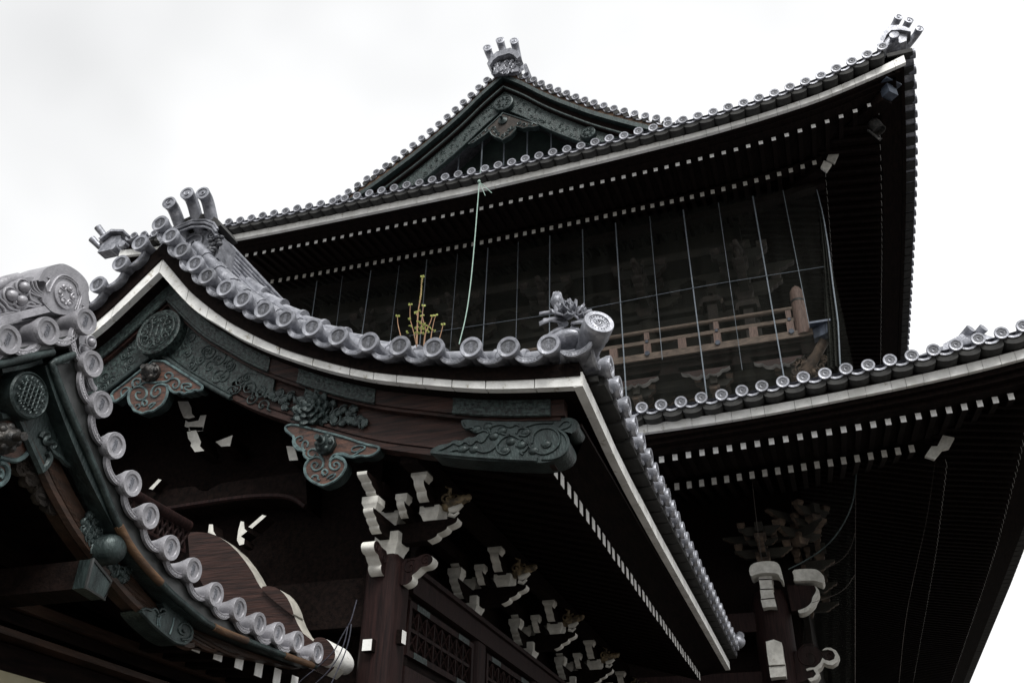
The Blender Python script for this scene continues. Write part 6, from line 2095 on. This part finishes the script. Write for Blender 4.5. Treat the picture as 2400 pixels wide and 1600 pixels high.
net2 = thing('bird_net', 'dark net with curving green ropes sagging below the lower eave beside the white faced post', 'net', (0, 20.2, 8))
nm = MB(); V = []; F = []
ed = [(1.247,10.081),(1.133,9.5),(0.974,8.637),(0.758,7.405),(0.446,5.625),(0.302,4.801)]
er = resample(ed, 20)
for (x, z) in er:
    for i in range(13):
        t = i/12
        V.append((x-1.1*(1-t), 21.3-1.0*t+.05*math.sin(i*2.4), z))
for j in range(20):
    for i in range(12):
        F.append((j*13+i, j*13+i+1, (j+1)*13+i+1, (j+1)*13+i))
nm.add(V, F); nm.build('net_sheet', [M_net3], net2)
for pts, r in (([(1.243,10.058),(1.105,9.504),(0.892,9.081),(0.585,8.675),(0.262,8.404),(-0.088,8.202),(-0.515,8.027)], .016), ([(0.988,8.721),(0.852,8.391),(0.61,8.118),(0.193,7.966)], .005), ([(0.828,7.807),(0.583,7.5),(0.252,7.363),(-0.15,7.272)], .005), ([(1.231,10.037),(0.9,8.217),(0.446,5.625)], .006),
               ([(-1.033,10.124),(-1.05,9.288),(-1.053,8.267)], .009), ([(2.921,10.192),(2.494,8.911),(1.982,7.709),(1.604,6.751),(1.265,5.585)], .003)):
    m_ = MB(); m_.tube(to3(bez(pts), 'Y', 20.25), r, 5); m_.build('rope', [M_cop if r > .015 else M_brk], net2)

# --- loose green string from the upper eave
st = MB()
sp_ = [tuple(p) for p in [(-7.482,20.195),(-7.506,19.748),(-7.527,18.936),(-7.561,17.537),(-7.612,16.075),(-7.697,14.977),(-7.859,14.125)]]
path = [(p[0], 18.55+ (k*.0), p[1]) for k, p in enumerate(sp_)]
st.tube(bez(path), .016, 6)
k_ = [(-7.51,19.64),(-7.125,19.16)]
st.tube([(k_[0][0], 18.55, k_[0][1]), (k_[1][0], 18.6, k_[1][1])], .012, 5)
st.tube([(k_[0][0], 18.55, k_[0][1]), (k_[1][0]-.2, 18.6, k_[1][1]-.05)], .010, 5)
st.ball((k_[0][0], 18.53, k_[0][1]), .05, 8)
so_ = st.build('hanging_string', [M_ropeg], None)
so_['label'] = 'pale green string hanging loose from the upper eave, left of the net ropes'; so_['category'] = 'string'

# --- weed growing from the porch tiles
plant = thing('weed_plant', 'small reddish weed with yellow green leaves growing out of the porch roof tiles', 'plant', (-4.25, 8.6, 7.4))
zs_ = None
stems = [[(-4.185,7.467),(-4.193,7.611),(-4.198,7.757),(-4.203,7.868),(-4.201,8.015),(-4.189,8.126),(-4.184,8.238),(-4.19,8.354),(-4.186,8.493)],
         [(-4.195,7.453),(-4.222,7.55),(-4.251,7.663),(-4.287,7.779),(-4.319,7.88),(-4.333,7.987),(-4.336,8.107)],
         [(-4.424,7.612),(-4.466,7.743),(-4.5,7.86),(-4.515,7.952),(-4.515,7.99)],
         [(-4.126,7.47),(-4.13,7.599),(-4.118,7.705),(-4.089,7.765),(-4.061,7.84),(-4.047,7.918)],
         [(-4.139,7.613),(-4.143,7.795),(-4.141,7.905),(-4.137,8.031)],
         [(-4.018,7.508),(-4.01,7.627),(-4.0,7.719),(-3.987,7.811),(-3.971,7.874)],
         [(-3.926,7.491),(-3.901,7.593),(-3.886,7.676),(-3.877,7.739)],
         [(-4.187,7.948),(-4.159,7.846),(-4.127,7.767),(-4.119,7.657)],
         [(-4.209,7.898),(-4.228,7.932),(-4.233,7.947)]]
sm = MB(); lf_ = MB(); rnd = random.Random(77)
def leaf(c, s, a):
    d = Vector((math.cos(a), rnd.uniform(-.4, .4), rnd.uniform(-.1, .5))).normalized()
    u = d.cross(Vector((0, 1, .3))).normalized()
    c = Vector(c)
    w_ = s*.38
    V = [c, c+d*s*.3+u*w_, c+d*s*.75+u*w_*.8, c+d*s, c+d*s*.75-u*w_*.8, c+d*s*.3-u*w_, c+d*s*.5+Vector((0, -.006, .006))]
    lf_.add(V, [(0, 1, 6), (1, 2, 6), (2, 3, 6), (3, 4, 6), (4, 5, 6), (5, 0, 6)])
for i, s_ in enumerate(stems):
    p = bez([tuple(q) for q in s_])
    y = 8.55+.03*(i % 4)
    sm.tube([(a, y, b) for a, b in p], [(.006 if i not in (0, 3) else .011)*(1-.75*k/len(p))+.0015 for k in range(len(p))], 6)
    tip = p[-1] if i != 7 else p[0]
    for k in range(6):
        leaf((tip[0], y, tip[1]), .032, k*1.05)
    if i == 0:
        for k in range(40):
            j = int(len(p)*(.58+.42*k/40))
            q = p[min(j, len(p)-1)]
            leaf((q[0], y, q[1]), .016, k*2.4)
for c in [(-4.321,7.876),(-4.294,7.753),(-4.33,7.673),(-4.218,7.717),(-4.163,7.779),(-4.141,7.753),(-4.157,7.705),(-4.117,7.698),(-4.185,7.631),(-4.211,7.629),(-4.172,7.636),(-4.111,7.617),(-4.05,7.635),(-4.023,7.673),(-4.087,7.736),(-4.184,7.79),(-4.176,7.951),(-4.229,7.947),(-4.123,7.684),(-3.958,7.625)]:
    for k in range(7):
        leaf((c[0], 8.55+rnd.uniform(-.03, .03), c[1]), .021, k*.9+rnd.random())
sm.build('stems', [M_stem], plant)
lf_.build('leaves', [M_leaf], plant)
